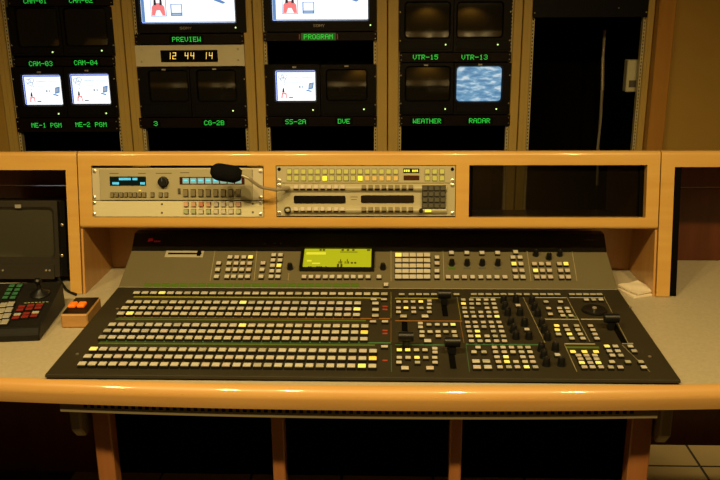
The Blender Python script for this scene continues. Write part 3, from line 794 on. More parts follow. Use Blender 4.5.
m_ = MB(); k = 7
for i in range(k):
    if i == 3: continue
    xx = a+0.002+i*(b-a-0.004)/k; m_.box(xx, xx+0.0038, (c+d)/2-0.003, (c+d)/2+0.003, 0.004, 0.0043)
m_.build('display_text', 'key_lime_lit', wn)
a, c = q(403.6, 180.2); b, d = q(419.4, 175.4)
MB().box(a, b, c, d, 0.003, 0.004).build('display_window', 'window_red', t)
for px in (279.3, 452.3):
    x, y = q(px, 169.2); MB().lathe([(0.005, 0.003), (0.005, 0.0036)], 8, (x, y, 0)).build('slot_hole', 'void', t)
    x, y = q(px, 180.5); screw(t, x, y, 0.003, 0.0055)

t = hutch_thing('intercom_panel', 'beige rack panel with two rounded key ridges, dark windows and a keypad', 'rack unit', vc, vy0, 'rack units in the hutch bays')
q = lambda px, py: (hu(px, py)[0]-vc, hu(px, py)[1]-vy0)
MB().box(vx0-vc, vx1-vc, 0.0, vm-vy0-0.0006, -0.004, 0.003).build('face_plate', 'unit_beige', t, bevel=0.001)
MB().box(vx0-vc+0.02, vx1-vc-0.02, 0.002, vm-vy0-0.003, -0.22, -0.004).build('case', 'black_case', t)
rl_, rr_ = q(285, 188)[0], q(446.5, 188)[0]
for py in (188, 210):
    yc = q(366, py)[1]; hh = 0.0125
    pr = [(yc-hh+2*hh*k/10, 0.003+0.010*math.sin(math.pi*k/10)) for k in range(11)]
    mb = MB(); mb.loops([[(rl_, y, z) for y, z in pr], [(rr_, y, z) for y, z in pr]], 0, True, True)
    mb.build('key_ridge', 'unit_beige', t, smooth=True)
    for i in range(8):
        x, y = q(296.6+6.62*i, py); button('key', t, (x, y, 0.0085), -0.55, 0.0118, 0.0115, 'cap_pink', 0.009)
        x, y = q(364+6.66*i, py); button('key', t, (x, y, 0.0085), -0.55, 0.0118, 0.0115, 'key_olive', 0.009)
for pa, pb, pc, pd in ((294, 345.6, 195.6, 203.2), (361, 414, 195.2, 202.8)):
    a, c = q(pa, pd); b, d = q(pb, pc)
    MB().loops([zl(rrect(a, b, c, d, 0.004), 0.003), zl(rrect(a, b, c, d, 0.004), 0.005)], 0, cap1=True).build('label_window', 'window_dark', t)
a, c = q(421.8, 208); b, d = q(445.5, 185)
pad = MB().box(a, b, c, d, 0.003, 0.014).build('keypad_block', 'key_dark', t)
for r in range(4):
    for k in range(4):
        button('key', pad, (a+(b-a)*(k+0.5)/4, c+(d-c)*(r+0.5)/4, 0.014), 0, 0.0125, 0.0115, 'key_dark', 0.005)
x, y = q(428, 210.6); MB().box(x-0.0085, x+0.0085, y-0.003, y+0.003, 0.012, 0.0142).build('indicator', 'key_lime_lit', t)
x, y = q(288.2, 209.8); MB().lathe([(0.010, 0.003), (0.010, 0.0125), (0.006, 0.0135), (0.005, 0.011)], 14, (x, y, 0), 0).build('headset_jack', 'knob_black', t, smooth=True)
x, y = q(420.8, 210.3); link('knob', knob_mesh(0.006, 0.012), t, (x, y, 0.010))
x, y = q(354, 198); lg = MB(); legend(lg, x-0.010, x+0.010, y+0.003, 0.002, 0.003); legend(lg, x-0.008, x+0.008, y-0.004, 0.0015, 0.003); lg.build('print', 'legend', t)
for px in (279.3, 452.3):
    for py in (185.2, 213):
        x, y = q(px, py); screw(t, x, y, 0.003, 0.0055)

# --- gooseneck microphone plugged into the intercom panel
jx, jy = hu(289, 188.2)
base = HU.wp(jx, jy, 0.012)
t = thing('gooseneck_microphone', 'black foam tipped microphone on a bent beige gooseneck', 'microphone', base)
def hz(px, py, n):
    x, y = HU.at(px, py, n); return HU.wp(x, y, n) - base
MB().tube([Vector((0, 0, 0)), hz(286, 188.3, 0.025), hz(281, 189, 0.035)], 0.0065, 10).build('plug', 'gooseneck', t, smooth=True)
ctrl = [hz(283, 188.9, 0.032), hz(277, 190, 0.045), hz(270, 188.9, 0.060), hz(261, 187, 0.075), hz(254, 182.5, 0.09), hz(248, 178, 0.10), hz(240, 175, 0.105), hz(232, 173.6, 0.11)]
pts = []
for i in range(len(ctrl)-1):
    p0, p1, p2, p3 = ctrl[max(i-1, 0)], ctrl[i], ctrl[i+1], ctrl[min(i+2, len(ctrl)-1)]
    for k in range(5):
        u = k/5
        pts.append(0.5*((2*p1)+(p2-p0)*u+(2*p0-5*p1+4*p2-p3)*u*u+(3*p1-p0-3*p2+p3)*u**3))
pts.append(ctrl[-1])
MB().tube(pts, 0.0042, 8).build('gooseneck', 'gooseneck', t, smooth=True)
A_, B_ = hz(241.5, 175.5, 0.105), hz(210.5, 170.5, 0.115)
n_ = 14; fp = [A_.lerp(B_, k/n_) for k in range(n_+1)]
fr = [0.0235*min(1, 0.55+k*0.16)*(1 if k < 11 else math.sqrt(max(0.05, 1-((k-10)/4.2)**2))) for k in range(n_+1)]
MB().tube(fp, fr, 16).build('windscreen', 'foam', t, smooth=True)

# ================================================================== switcher
FRONT = (1.612, 0.757); HINGE = (2.122, 0.777); BREAK = (2.262, 0.840); TOP = (2.305, 0.881)
a1 = math.degrees(math.atan2(HINGE[1]-FRONT[1], HINGE[0]-FRONT[0]))
a2 = math.degrees(math.atan2(BREAK[1]-HINGE[1], BREAK[0]-HINGE[0]))
a3 = math.degrees(math.atan2(TOP[1]-BREAK[1], TOP[0]-BREAK[0]))
FD, FU, FB = Frame(FRONT[0], FRONT[1], a1), Frame(HINGE[0], HINGE[1], a2), Frame(BREAK[0], BREAK[1], a3)
SX0, SX1 = -0.758, 0.618
SWO = Vector((-0.07, 1.86, DZ))
sw = thing('video_switcher', 'wide dark grey production switcher panel covered with rows of lit buttons', 'control panel', SWO)
def prof(pts): return [(y-SWO.y, z-SWO.z) for y, z in pts]
X0, X1 = SX0-SWO.x, SX1-SWO.x
MB().prism_x(prof([(1.618, DZ+0.001), (2.335, DZ+0.001), (2.335, 0.872), (2.305, 0.872), (2.262, 0.832), (2.122, 0.769), (1.618, 0.750)]), X0+0.003, X1-0.003).build('base_body', 'black_case', sw)
MB().prism_x(prof([(1.612, 0.750), HINGE and (2.122, 0.770), (2.122, 0.777), (1.614, 0.757)]), X0, X1).build('deck_plate', 'deck_grey', sw, bevel=0.001)
MB().prism_x(prof([(2.123, 0.7705), (2.262, 0.833), (2.2625, 0.840), (2.123, 0.7775)]), X0+0.001, X1-0.001).build('upstand_plate', 'upstand_grey', sw, bevel=0.001)
MB().prism_x(prof([(2.2635, 0.833), (2.34, 0.86), (2.34, 0.881), (2.305, 0.881), (2.2630, 0.8404)]), X0+0.001, X1-0.001).build('visor_strip', 'black_gloss', sw)
def fl_(F, px, py, n=0.008):
    x, y = F.at(px, py, n); return F.wp(x, y, 0) - SWO
def decal(F, name, px0, py0, px1, py1, m, z0=0.0, z1=0.0006, parent=None, hmm=None):
    """thin raised rectangle lying on face F between two pixel corners (width along X, height up the face)"""
    xa, ya = F.at(px0, (py0+py1)/2); xb, yb_ = F.at(px1, (py0+py1)/2)
    _, yt = F.at((px0+px1)/2, py0); _, yl = F.at((px0+px1)/2, py1)
    if hmm: ymid = (yt+yl)/2; yt, yl = ymid+hmm/2, ymid-hmm/2
    return MB().box(xa, xb, yl, yt, z0, z1).build(name, m, parent or sw, F.o - SWO, F.rx)

# crosspoint rows: x of the first key and pitch are shared by every row
PX0, PITCH = -0.6875, 0.02312
def row_y(px, py): return FD.at(px, py, 0.009)[1]
rows = [(30, 249, 292.8), (27, 243, 302.0), (27, 241, 308.0), (27, 239, 313.5), (28, 238, 324.8), (28, 235, 331.0), (28, 233, 337.5),
        (29, 233, 349.4), (29, 230, 356.8), (29, 227, 364.3)]
lit = {0: {3: 'cap_lit'}, 1: {13: 'cap_lit'}, 2: {26: 'cap_lit'}, 3: {1: 'cap_lit'}, 4: {14: 'cap_lit'}, 5: {27: 'cap_amber'}, 7: {0: 'cap_lit'},
       8: {28: 'cap_amber'}, 9: {27: 'cap_lit'}}
for ri, (n, px, py) in enumerate(rows):
    y = row_y(px, py)
    for i in range(n):
        cap = lit.get(ri, {}).get(i) or random.choice(['cap_white']*7 + ['cap_pink'] + ['cap_grey'])
        dp = 0.0115 if ri == 0 else 0.0132
        button('crosspoint_button', sw, FD.wp(PX0+i*PITCH, y) - SWO, FD.rx, 0.0172, dp, cap, 0.010)
decal(FD, 'name_display_strip', 133, 296.6, 381, 298.4, 'strip_yellow', hmm=0.008)
decal(FD, 'name_display_strip', 118, 317.3, 390, 318.6, 'strip_orange', hmm=0.006)
decal(FD, 'name_display_strip', 115, 319.0, 366, 320.8, 'name_green_dim', hmm=0.008)
decal(FD, 'name_display_strip', 100, 341.2, 391, 342.8, 'strip_green', hmm=0.006)
decal(FD, 'name_display_strip', 98, 343.3, 375, 345.2, 'name_green_dim', hmm=0.008)
# name displays on the upstand, above the top row
for i in range(24):
    xa = 144+i*9.0
    decal(FU, 'name_display', xa, 283.4, xa+7.7, 287.0, 'name_green' if i % 5 else 'name_green_dim', z1=0.001)
# section dividing lines
for px0, py0, px1, py1, m in ((395, 298, 438, 298.8, 'strip_yellow'), (395, 320.6, 462, 321.4, 'strip_orange'), (395, 344.6, 445, 345.4, 'strip_green'),
                              (466, 344.2, 540, 345, 'strip_green'), (470, 297.3, 505, 298, 'strip_yellow'), (533, 297.4, 566, 298, 'line_cream'), (569.5, 297.4, 603, 298, 'line_cream'),
                              (543, 319, 579, 319.7, 'line_cream'), (581, 319, 603, 319.7, 'line_cream'), (564.5, 343.6, 595, 344.4, 'line_cream'), (566, 346.6, 599, 348.4, 'name_green_dim'),
                              (559.5, 316.2, 576, 318, 'name_green_dim'), (622, 343.2, 633, 343.8, 'line_cream')):
    decal(FD, 'section_line', px0, py0, px1, py1, m)
def vline(F, pxa, pya, pxb, pyb, m, wd=0.0011):
    xa, ya = F.at(pxa, pya); xb, yb_ = F.at(pxb, pyb)
    MB().add([(xa-wd/2, ya, 0.0005), (xb-wd/2, yb_, 0.0005), (xb+wd/2, yb_, 0.0005), (xa+wd/2, ya, 0.0005)], [(0, 1, 2, 3)], 0).build('section_line', m, sw, F.o-SWO, F.rx)
for a in ((391, 292, 391, 318, 'strip_yellow'), (391, 321, 391, 343, 'strip_orange'), (391, 345, 391.5, 372, 'strip_green'), (457, 297, 461, 320, 'strip_yellow'),
          (460, 321, 464, 343, 'strip_orange'), (466, 345, 469.5, 372, 'strip_green'), (523, 297, 545, 343, 'line_cream'), (566.5, 297, 590, 342, 'line_cream'),
          (604, 297, 628, 343, 'line_cream'), (564.5, 344.5, 577, 372, 'line_cream'), (622, 345, 650, 372, 'line_cream')):
    vline(FD, *a[:4], a[4])
for a in ((215, 251, 210, 281), (257, 251, 254, 281), (289, 273, 288, 281), (391, 251, 391, 281), (443, 251, 444, 281), (527, 251, 531, 281), (572, 251, 577, 281)):
    vline(FU, *a, 'line_cream')
MB().box(FU.at(211, 281)[0], FU.at(577, 281)[0], FU.at(380, 281)[1]-0.0005, FU.at(380, 281)[1]+0.0005, 0, 0.0005).build('section_line', 'upstand_grey', sw, FU.o-SWO, FU.rx)

# push buttons on the deck
S_ = (0.0118, 0.0098); Wd = (0.0165, 0.0128); FLT = (0.0155, 0.0078)
L_ = 'lit'
deck_buttons = []
def add_row(y, xs, lit_idx=(), size=S_, caps=None):
    for i, x in enumerate(xs):
        deck_buttons.append((x, y, size, 'cap_lit' if i in lit_idx else (caps or random.choice(['cap_white', 'cap_white', 'cap_pink', 'cap_grey']))))
add_row(293.6, [401.7, 411.5, 419, 426.3, 434, 456.5, 473.8, 481, 488.5, 496.3, 503.5, 511, 518.8, 526.8, 535.5, 543, 550.5, 557.5, 572, 579, 586, 593, 599.5], size=FLT, caps='cap_grey')
add_row(301, [398.5, 405.7, 413, 420.8], (3,)); add_row(299.9, [429.3]); add_row(303.4, [429.5])
add_row(307.2, [398.5, 406, 413.5, 421.3, 429], (1,)); add_row(311.3, [398.5, 413.8, 429.3]); add_row(315.5, [403.5, 425], size=Wd)
add_row(322.6, [420.4]); add_row(326.3, [420.6]); add_row(323.8, [429, 437.3, 445.3, 453], (3,)); add_row(331, [422, 430, 438, 446, 454])
add_row(335.2, [422, 438.3, 455]); add_row(340, [427.7], size=Wd)
add_row(349.2, [399.3, 407.7, 416.5, 425], (0, 1)); add_row(347.8, [434.8]); add_row(351.5, [435])
add_row(356.8, [399.3, 408, 417, 425.7, 434.7], (2,)); add_row(361.6, [399, 417.5, 435]); add_row(367.2, [405, 430], size=Wd)
add_row(299, [463.3, 471.2, 478.4, 486, 493]); add_row(303, [463.5, 471.6, 478.3, 486, 494], (0,)); add_row(307.3, [464.5, 472, 487, 495])
add_row(311.5, [465, 472.6, 480.8, 488.7, 496]); add_row(315.8, [466.3, 474, 481.5, 489.4, 497], (4,)); add_row(321.5, [467.5, 475, 483.3, 491.2, 499], caps='cap_pink')
add_row(326, [468.3, 476, 484, 492.4, 500.6]); add_row(330.6, [469.5, 477.5, 493.5, 501.8], (1,)); add_row(335.4, [470.7, 478, 487, 495.3, 503.5], (1,))
add_row(340.2, [471.5, 480, 488, 496.6, 504.5])
add_row(346.6, [478, 494.5, 503, 511.4, 520, 528]); add_row(351.2, [474, 484, 495.6, 504.3, 513, 521.6, 530]); add_row(356.2, [497, 506, 523, 531.7], (1,))
add_row(361, [498.4, 507, 516, 525, 533], (1,)); add_row(366.2, [500, 509, 517.5, 526.7, 535.5], (3,))
add_row(360.5, [476, 486.4], size=Wd); add_row(366.3, [477, 488], size=Wd)
add_row(304.6, [518]); add_row(328.6, [527]); add_row(354, [557.5])
add_row(301, [546, 560.5]); add_row(307.5, [548.6, 559.5, 567]); add_row(311, [561, 568.5]); add_row(314.8, [563, 571]); add_row(313.3, [550.5])
add_row(298.9, [586.5, 593.7, 601])
add_row(325, [556.7, 565.5, 576.5, 590.5], (0,)); add_row(329.2, [557.3, 567.5, 578, 593], (0,)); add_row(333.4, [558.5, 569.5, 580.5, 595], (1,)); add_row(337.6, [572, 583, 597])
add_row(351, [573, 584.5, 596], (0, 1, 2)); add_row(354.6, [578.5, 586.5, 595]); add_row(358.2, [580.5, 588.5, 596.7]); add_row(362, [582, 590.5, 598.5], (0, 2)); add_row(366.2, [584.5, 592.5, 601])
add_row(345.5, [607, 615.5, 630.5], (0,)); add_row(350.2, [609.5, 618, 634.3]); add_row(354.6, [612.5, 621]); add_row(361, [612, 628, 641]); add_row(366.4, [611, 620.5, 644])
add_row(298.6, [373.7, 384], size=FLT); add_row(302.6, [375.5], size=Wd); add_row(308.8, [375.5], size=Wd); add_row(314.8, [375.3], size=Wd)
add_row(320.8, [373, 385], size=FLT); add_row(345.8, [384.5], size=FLT)
for px, py, (wd, dp), cap in deck_buttons:
    button('push_button', sw, fl_(FD, px, py), FD.rx, wd, dp, cap, 0.008)
for py in (306.5, 309.5, 330.5, 333.5, 360.5):
    decal(FD, 'digit_display', 382.5, py-0.6, 387.5, py+0.6, 'led_red')

# rotary knobs on the deck
for px, py in ((503.6, 299.5), (516, 299), (505.2, 306), (507.8, 312), (520, 312), (511, 321.5), (524.5, 322.5), (513.5, 329), (516, 335.5), (529, 335.5),
               (532, 300.5), (534.5, 307), (537.6, 313), (541.7, 323), (544.5, 329.3), (547.5, 336.5), (541.5, 347.5), (544, 354.5), (546.5, 362), (555.5, 347), (561.5, 362)):
    link('rotary_knob', knob_mesh(0.0085, 0.019), sw, fl_(FD, px, py), FD.rx)

# fader levers: slot plate, shaft and T shaped handle
def fader(slot0, slot1, hpx, wd=0.036, hgt=0.030, skew=0.0):
    xa, ya = FD.at(*slot0); xb, yb_ = FD.at(*slot1)
    t_ = MB().add([(xa-0.007, ya, 0.0008), (xb-0.007, yb_, 0.0008), (xb+0.007, yb_, 0.0008), (xa+0.007, ya, 0.0008)], [(0, 1, 2, 3)]).build('fader_slot', 'void', sw, FD.o-SWO, FD.rx)
    hx, hy = FD.at(hpx[0], hpx[1], hgt)
    f = MB().box(-0.008, 0.008, -0.006, 0.006, 0, hgt).build('fader_lever', 'knob_black', sw, FD.wp(hx, hy, 0.001)-SWO, FD.rx, 0.002)
    hd = MB()
    L = []
    for x in (-wd*1.0, -wd*0.95, wd*0.95, wd*1.0):
        r = 0.012 if abs(x) < wd*0.99 else 0.009
        L.append([(x, r*0.9*math.cos(k*math.pi/6), hgt+r*math.sin(k*math.pi/6)) for k in range(12)])
    hd.loops(L, 0, True, True).build('lever_handle', 'knob_black', f, smooth=True)
fader((445.5, 316.5), (443, 298), (444.5, 294.5), 0.017)
fader((405, 341), (404.5, 322), (406, 337), 0.018)
fader((453.5, 369), (450, 345.5), (452.5, 342.5), 0.018)
fader((624.5, 343.5), (612, 322), (611.5, 318.5), 0.018)

# jog dial
jp = fl_(FD, 594.5, 308)
jd = MB().lathe([(0.032, 0), (0.032, 0.004), (0.029, 0.006), (0.027, 0.005)], 28).build('jog_dial', 'knob_black', sw, jp, FD.rx, smooth=True)
MB().lathe([(0.006, 0.005), (0.005, 0.0075)], 12, (0.002, 0.008, 0)).build('finger_dimple', 'badge', jd, smooth=True)
for px, py in ((631, 304.5), (650, 353.5), (77, 351), (117, 306)):
    o = link('screw', screw_mesh(0.004), sw, fl_(FD, px, py), FD.rx)

# upstand keys
def key(px, py, size=(0.0132, 0.0120), cap=None, h=0.009):
    button('panel_key', sw, fl_(FU, px, py), FU.rx, size[0], size[1], cap or random.choice(['cap_white', 'cap_white', 'cap_white', 'cap_pink']), h)
for px, py in ((218.6, 262.8), (217.5, 269.3), (216.4, 276.2), (263, 262.8), (262, 269.3), (261, 276.2)): key(px, py)
for r, (py, xs) in enumerate(((256.8, (230, 236.8, 243.8, 250.5)), (263, (229, 236, 242.7, 249.6)), (269.3, (228, 235, 241.6, 248.5)), (276.2, (226.8, 233.5, 240.7, 247.5)))):
    for i, px in enumerate(xs): key(px, py, cap='cap_lit' if (r, i) == (0, 3) else None)
for r, (py, xs) in enumerate(((254.6, (273.7, 280.5)), (259.8, (273, 280)), (265.2, (272.4, 279)), (270.7, (271.7, 278.5)), (276.2, (271, 277.8)))):
    for i, px in enumerate(xs): key(px, py, cap='cap_lit' if (r, i) == (2, 1) else None)
for px in (304, 311, 318, 325.3, 332, 339.3, 346.5, 353.3, 360.5, 368, 379): key(px, 276.4)
key(386, 284.2)
for r, py in enumerate((254.6, 260, 265.4, 270.9, 276.4)):
    for i in range(5): key(398.4+7.15*i, py, (0.0182, 0.0150), 'cap_lit' if (r, i) == (0, 0) else ('cap_white' if r > 2 else 'key_white'))
for py in (257, 262.9, 270.6, 276.5): key(437, py)
for i, px in enumerate((451.5, 466.8, 482, 497.6)):
    key(px, 252.4)
    link('rotary_knob', knob_mesh(0.0078, 0.018), sw, fl_(FU, px+0.3, 262.5), FU.rx)
    decal(FU, 'name_display', px-3.3, 267.0, px+3.8, 269.0, 'name_green' if i == 0 else 'grey_print', z1=0.001)
for px in (448.2, 456.4, 464.5, 472.6, 480.8, 489, 497, 505): key(px, 276.6)
key(515.7, 251.6)
for py, xs, c in ((257, (513, 520), None), (263.5, (514, 521), 0), (270.2, (515, 522), 'cap_pink'), (276.7, (516, 523), None)):
    for i, px in enumerate(xs): key(px, py, cap=('cap_lit' if c == 0 and i == 0 else (c or None)))
for py, xs, c in ((263.5, (534.5, 541.5, 548.5), None), (270.2, (535.7, 542.5, 549.5), 0), (276.7, (537, 543.5, 550.7), None)):
    for i, px in enumerate(xs): key(px, py, cap='cap_lit' if c == 0 and i == 0 else 'cap_pink')
for py, xs, c in ((263.5, (559.5, 566), 1), (270.2, (560.7, 567.5), None), (276.7, (561.8, 568.5), None)):
    for i, px in enumerate(xs): key(px, py, cap='cap_lit' if c == 1 and i == 1 else 'cap_pink')
for px, py in ((290, 266.5), (383, 266.5), (536, 253), (549, 256.5), (560, 253)):
    link('rotary_knob', knob_mesh(0.0078, 0.018), sw, fl_(FU, px, py), FU.rx)

# green menu display in a black frame
lx0, ly0 = FU.at(299.2, 271.6); lx1, ly1 = FU.at(374.8, 249.6)
ly1 = min(ly1, FU.at(337, 251.2)[1])
loc = FU.o - SWO
fr_ = MB()
o_, i_ = rrect(lx0, lx1, ly0, ly1+0.012, 0.003), rrect(lx0+0.009, lx1-0.009, ly0+0.009, ly1+0.005, 0.002)
fr_.loops([zl(o_, 0.0), zl(o_, 0.010), zl(i_, 0.010), zl(i_, 0.004)], 0)
lf = fr_.build('menu_display', 'black_gloss', sw, loc, FU.rx)
MB().loops([zl(i_, 0.0035), zl(i_, 0.0045)], 0, cap1=True).build('screen', 'lcd', lf)
W, H = i_[0][0]-i_[6][0], ly1-0.004-ly0
P = lambda u, v: (lx0+0.009+u*(lx1-lx0-0.018), ly0+0.009+v*(ly1-ly0-0.004))
ink, br = MB(), MB()
def ib(mb, u0, u1, v0, v1):
    (a, c), (b, d) = P(u0, v0), P(u1, v1); mb.box(a, b, c, d, 0.0045, 0.0049)
for u in (0.22, 0.27, 0.55, 0.63, 0.71): ib(ink, u, u+0.035, 0.90, 0.98)
ib(ink, 0.53, 0.79, 0.82, 0.85); ib(ink, 0.93, 0.98, 0.90, 0.98)
for u in (0.52, 0.54, 0.56, 0.61, 0.64, 0.66): ib(ink, u, u+0.013, 0.24, 0.46 if u in (0.54, 0.64) else 0.36)
ib(ink, 0.70, 0.73, 0.24, 0.32); ib(ink, 0.75, 0.78, 0.24, 0.32)
for u in (0.08, 0.11, 0.20, 0.23, 0.26, 0.33): ib(ink, u, u+0.02, 0.02, 0.10)
ib(ink, 0.50, 0.53, 0.02, 0.22); ib(ink, 0.55, 0.58, 0.02, 0.22)
ib(br, 0.03, 0.32, 0.70, 0.82); ib(br, 0.05, 0.12, 0.34, 0.42); ib(br, 0.13, 0.25, 0.22, 0.28)
ink.build('display_text', 'lcd_ink', lf); br.build('display_highlight', 'lcd_bright', lf)

# memory card slot
sx0_, sy0_ = FU.at(164.5, 257.6); sx1_, sy1_ = FU.at(204.5, 251.4)
slot = MB().box(sx0_, sx1_, sy0_, sy1_, 0, 0.003).build('card_slot', 'card_slot', sw, loc, FU.rx, 0.001)
MB().box(sx0_+0.008, sx1_-0.006, (sy0_+sy1_)/2-0.003, (sy0_+sy1_)/2+0.004, 0.0028, 0.0034).box(sx1_-0.018, sx1_-0.008, sy0_+0.004, sy1_-0.004, 0.003, 0.006).build('slot_mouth', 'void', slot)
# red maker's mark and small grey print on the black strip
m_ = MB(); x, y = FB.at(150.5, 240.3)
m_.add([(x-0.008, y-0.006, 0.0006), (x+0.008, y-0.002, 0.0006), (x+0.006, y+0.007, 0.0006), (x-0.006, y+0.006, 0.0006)], [(0, 1, 2, 3)])
for k in range(4): m_.box(x+0.011+k*0.005, x+0.0145+k*0.005, y-0.006, y-0.001, 0, 0.0006)
m_.build('maker_mark', 'red_print', sw, FB.o-SWO, FB.rx)
m_ = MB(); x, y = FB.at(584, 240)
for k in range(9): m_.box(x+k*0.0045, x+0.003+k*0.0045, y-0.002, y+0.002, 0, 0.0005)
for px in (265, 274.5, 281): 
    x, y = FB.at(px, 243.5); m_.box(x-0.003, x+0.003, y-0.002, y+0.002, 0, 0.0005)
m_.build('print', 'grey_print', sw, FB.o-SWO, FB.rx)

# ================================================================== things on the desk
# wooden talkback box with two orange buttons
t = thing('button_box', 'small wooden box with black top and two glowing orange buttons', 'box', (-0.803, 1.963, DZ+0.0005))
t.rotation_euler = (0, 0, math.radians(2))
MB().prism_x([(-0.058, 0), (0.056, 0), (0.056, 0.040), (-0.058, 0.036)], -0.034, 0.034).build('case', 'box_wood', t, bevel=0.003)
MB().prism_x([(-0.053, 0.0366), (0.053, 0.0396), (0.053, 0.0412), (-0.053, 0.0380)], -0.031, 0.031).build('top_plate', 'dark_bezel', t, bevel=0.0006)
for x in (-0.018, 0.005):
    MB().prism_x([(-0.020, 0.0385), (0.006, 0.0393), (0.006, 0.0485), (-0.020, 0.0475)], x-0.0098, x+0.0098).build('orange_button', 'orange_lens', t, bevel=0.0025)

# folded white papers at the right
c0 = on_z(636, 292.5, DZ)
for i, (dx, dy, rz, lab) in enumerate(((0.0, 0.0, 20, 'folded white paper napkin at the bottom of the small pile'), (0.006, 0.008, 27, 'folded white paper napkin on top of the small pile'))):
    b = MB(); nX, nY = 10, 8; sxx, syy = 0.074, 0.080
    for side, dz in ((0, 0.0), (1, 0.005)):
        pass
    g = []
    for j in range(nY+1):
        for k in range(nX+1):
            u, v = k/nX-0.5, j/nY-0.5
            hgt = 0.001 + 0.0015*math.sin(u*7+i)*math.cos(v*5) + 0.004*max(0, 0.5-abs(v+0.1))*max(0, 0.45-abs(u))*2
            g.append((u*sxx, v*syy, hgt+0.004))
    top = [tuple(r) for r in g]; bot = [(x, y, 0.0) for x, y, z in g]
    nv = len(top); fs = []
    for j in range(nY):
        for k in range(nX):
            a = j*(nX+1)+k; fs.append((a, a+1, a+nX+2, a+nX+1)); fs.append((nv+a, nv+a+nX+1, nv+a+nX+2, nv+a+1))
    ring_ = [k for k in range(nX+1)] + [j*(nX+1)+nX for j in range(1, nY+1)] + [nY*(nX+1)+k for k in range(nX-1, -1, -1)] + [j*(nX+1) for j in range(nY-1, 0, -1)]
    for k in range(len(ring_)):
        a, c = ring_[k], ring_[(k+1) % len(ring_)]; fs.append((a, nv+a, nv+c, c))
    b.add(top+bot, fs)
    o = b.build('paper_napkin', 'paper', None, (c0.x+dx, c0.y+dy, DZ+0.0005+i*0.0085), smooth=True)
    o.rotation_euler = (0, 0, math.radians(rz))
    tag(o, lab, 'napkin', 'paper napkins on the desk')

# left monitor in the hutch bay
ML = Frame(2.24, DZ, 80)
x0, y0 = ML.at(-22, 292); x1, y1 = ML.at(58.5, 200.5)
y0 = 0.022
mc = (x0+x1)/2
t = thing('bay_monitor', 'dark screened monitor standing in the left hutch bay behind the remote panel', 'monitor', ML.wp(mc, y0), RXH)
q = lambda px, py: (ML.at(px, py)[0]-mc, ML.at(px, py)[1]-y0)
Hh = y1-y0
sA, sB = q(-15, 256.5); sC, sD = q(52, 210)
out = rrect(x0-mc, x1-mc, 0.0, Hh, 0.004); lip = rrect(sA-0.010, sC+0.010, sB-0.010, sD+0.010, 0.016); inn = rrect(sA, sC, sB, sD, 0.012)
MB().loops([zl(out, -0.03), zl(out, 0.012), zl(lip, 0.012), zl(inn, 0.0)]).build('bezel', 'bay_bezel', t)
MB().box(x0-mc+0.01, x1-mc-0.01, 0.004, Hh-0.004, -0.17, -0.03).build('cabinet', 'black_case', t)
mx, my = (sA+sC)/2, (sB+sD)/2
glass(sA, sC, sB, sD, -0.002, 0.007).build('screen', 'bay_glass', t, bevel=-1, smooth=True)
bx, by = q(20, 206); MB().box(bx-0.009, bx+0.009, by-0.005, by+0.005, 0.012, 0.014).build('badge', 'badge', t)
a, c = q(-18, 278); b, d = q(56, 264)
fp_ = MB().box(a, b, c, d, 0.012, 0.015).build('control_flap', 'bay_bezel', t, bevel=0.001)
for px in (1.5, 5.5, 48.5, 52):
    x, y = q(px, 269.5); MB().lathe([(0.0028, 0.015), (0.0028, 0.018)], 8, (x, y, 0)).build('small_knob', 'badge', fp_)
ex0, ex1 = x1-mc+0.0015, q(66.5, 240)[0]
er = MB().box(ex0, ex1, 0.0, Hh, -0.004, 0.002).build('rack_ear', 'black_case', t, bevel=0.001)
for py in (225, 255.5):
    x, y = q(62.3, py); screw(er, x, y, 0.002, 0.0045)

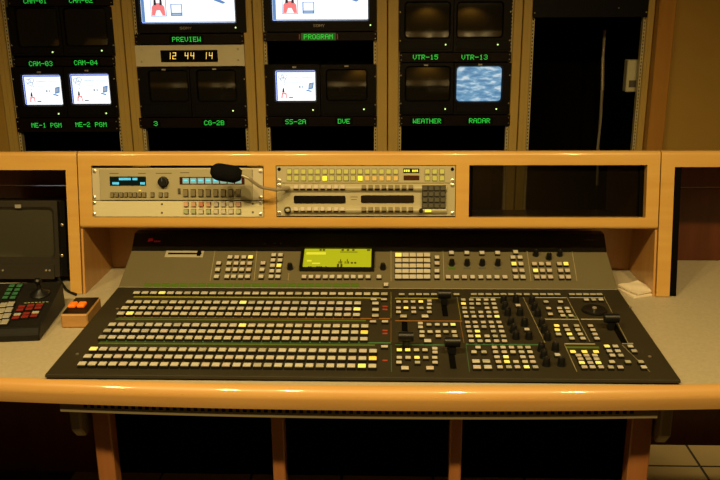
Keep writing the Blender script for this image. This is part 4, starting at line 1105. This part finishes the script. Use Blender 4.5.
# remote control panel with joystick
rw, RZ_ = 0.30, math.radians(6.5)
c_, s_n = math.cos(RZ_), math.sin(RZ_)
RO = Vector((-0.858 - (c_*rw/2 + s_n*0.115), 1.828 - (s_n*rw/2 - c_*0.115), DZ+0.0005))
t = thing('remote_panel', 'black sloping camera remote panel with joystick and coloured keys', 'control panel', RO)
t.rotation_euler = (0, 0, RZ_)
MB().prism_x([(-0.122, 0.0), (0.115, 0.0), (0.115, 0.072), (-0.105, 0.031), (-0.120, 0.018)], -rw/2, rw/2).build('case', 'remote_case', t, bevel=0.003)
RA = math.atan2(0.041, 0.22)
def rpz(y): return 0.031+(y+0.105)*(0.041/0.22)
def rp(px, py):
    z = 0.05
    for _ in range(6):
        p = on_z(px, py, RO.z+z+0.006) - RO
        lx, ly = c_*p.x+s_n*p.y, -s_n*p.x+c_*p.y
        z = rpz(ly)
    return Vector((lx, ly, z+0.0003))
MB().box(-rw/2+0.006, rw/2-0.006, -0.108, 0.108, -0.0005, 0.0006).build('top_plate', 'remote_case', t, (0, 0.005, rpz(0.005)), RA)
gk, gx, gy = rp(19.5, 285), rp(12, 285)-rp(19.5, 285), (rp(13, 297)-rp(19.5, 285))/3
for r in range(4):
    for c in range(2): button('green_key', t, gk+gx*c+gy*r, RA, 0.0135, 0.011, 'key_teal', 0.007)
rk_, rgx, rgy = rp(21, 308), rp(30, 307)-rp(21, 308), rp(16.5, 316)-rp(21, 308)
for r in range(2):
    for c in range(3):
        p = rk_+rgx*c+rgy*r
        button('red_key', t, p+Vector((0, 0.0075, 0.0013)), RA, 0.0165, 0.0095, 'key_crimson' if r == 0 or c == 1 else 'cap_grey', 0.007)
        button('red_key', t, p-Vector((0, 0.0075, 0.0013)), RA, 0.0165, 0.0095, 'key_crimson', 0.007)
wk, wgx, wgy = rp(11, 304), rp(3.5, 305)-rp(11, 304), (rp(5, 322)-rp(11, 304))/3
for r in range(4):
    for c in range(4): button('white_key', t, wk+wgx*c+wgy*r, RA, 0.0165, 0.0205, 'key_white_shaded', 0.008)
pm0, pm1 = rp(25, 301), rp(47, 300)
for c in range(7):
    MB().box(-0.003, 0.003, -0.0012, 0.0012, 0, 0.0008).build('print_mark', 'key_sage', t, pm0.lerp(pm1, c/6), RA)
MB().lathe([(0.026, 0), (0.026, 0.003), (0.020, 0.008), (0.009, 0.014), (0.0055, 0.019), (0.005, 0.032), (0.009, 0.036), (0.0095, 0.043), (0.006, 0.047)], 18).build('joystick', 'knob_black', t, rp(40, 292), RA, smooth=True)
# cable behind the remote panel
pt = [on_z(60, 288, DZ), on_z(66, 291, DZ), on_z(70, 293.5, DZ), on_z(76, 296, DZ)]
pt[0].z = DZ+0.03
o = MB().tube([Vector((p.x, p.y, max(p.z, DZ+0.0045))) for p in pt], 0.004, 8).build('desk_cable', 'knob_black', smooth=True)
tag(o, 'short black cable running from the remote panel past the maple post', 'cable')
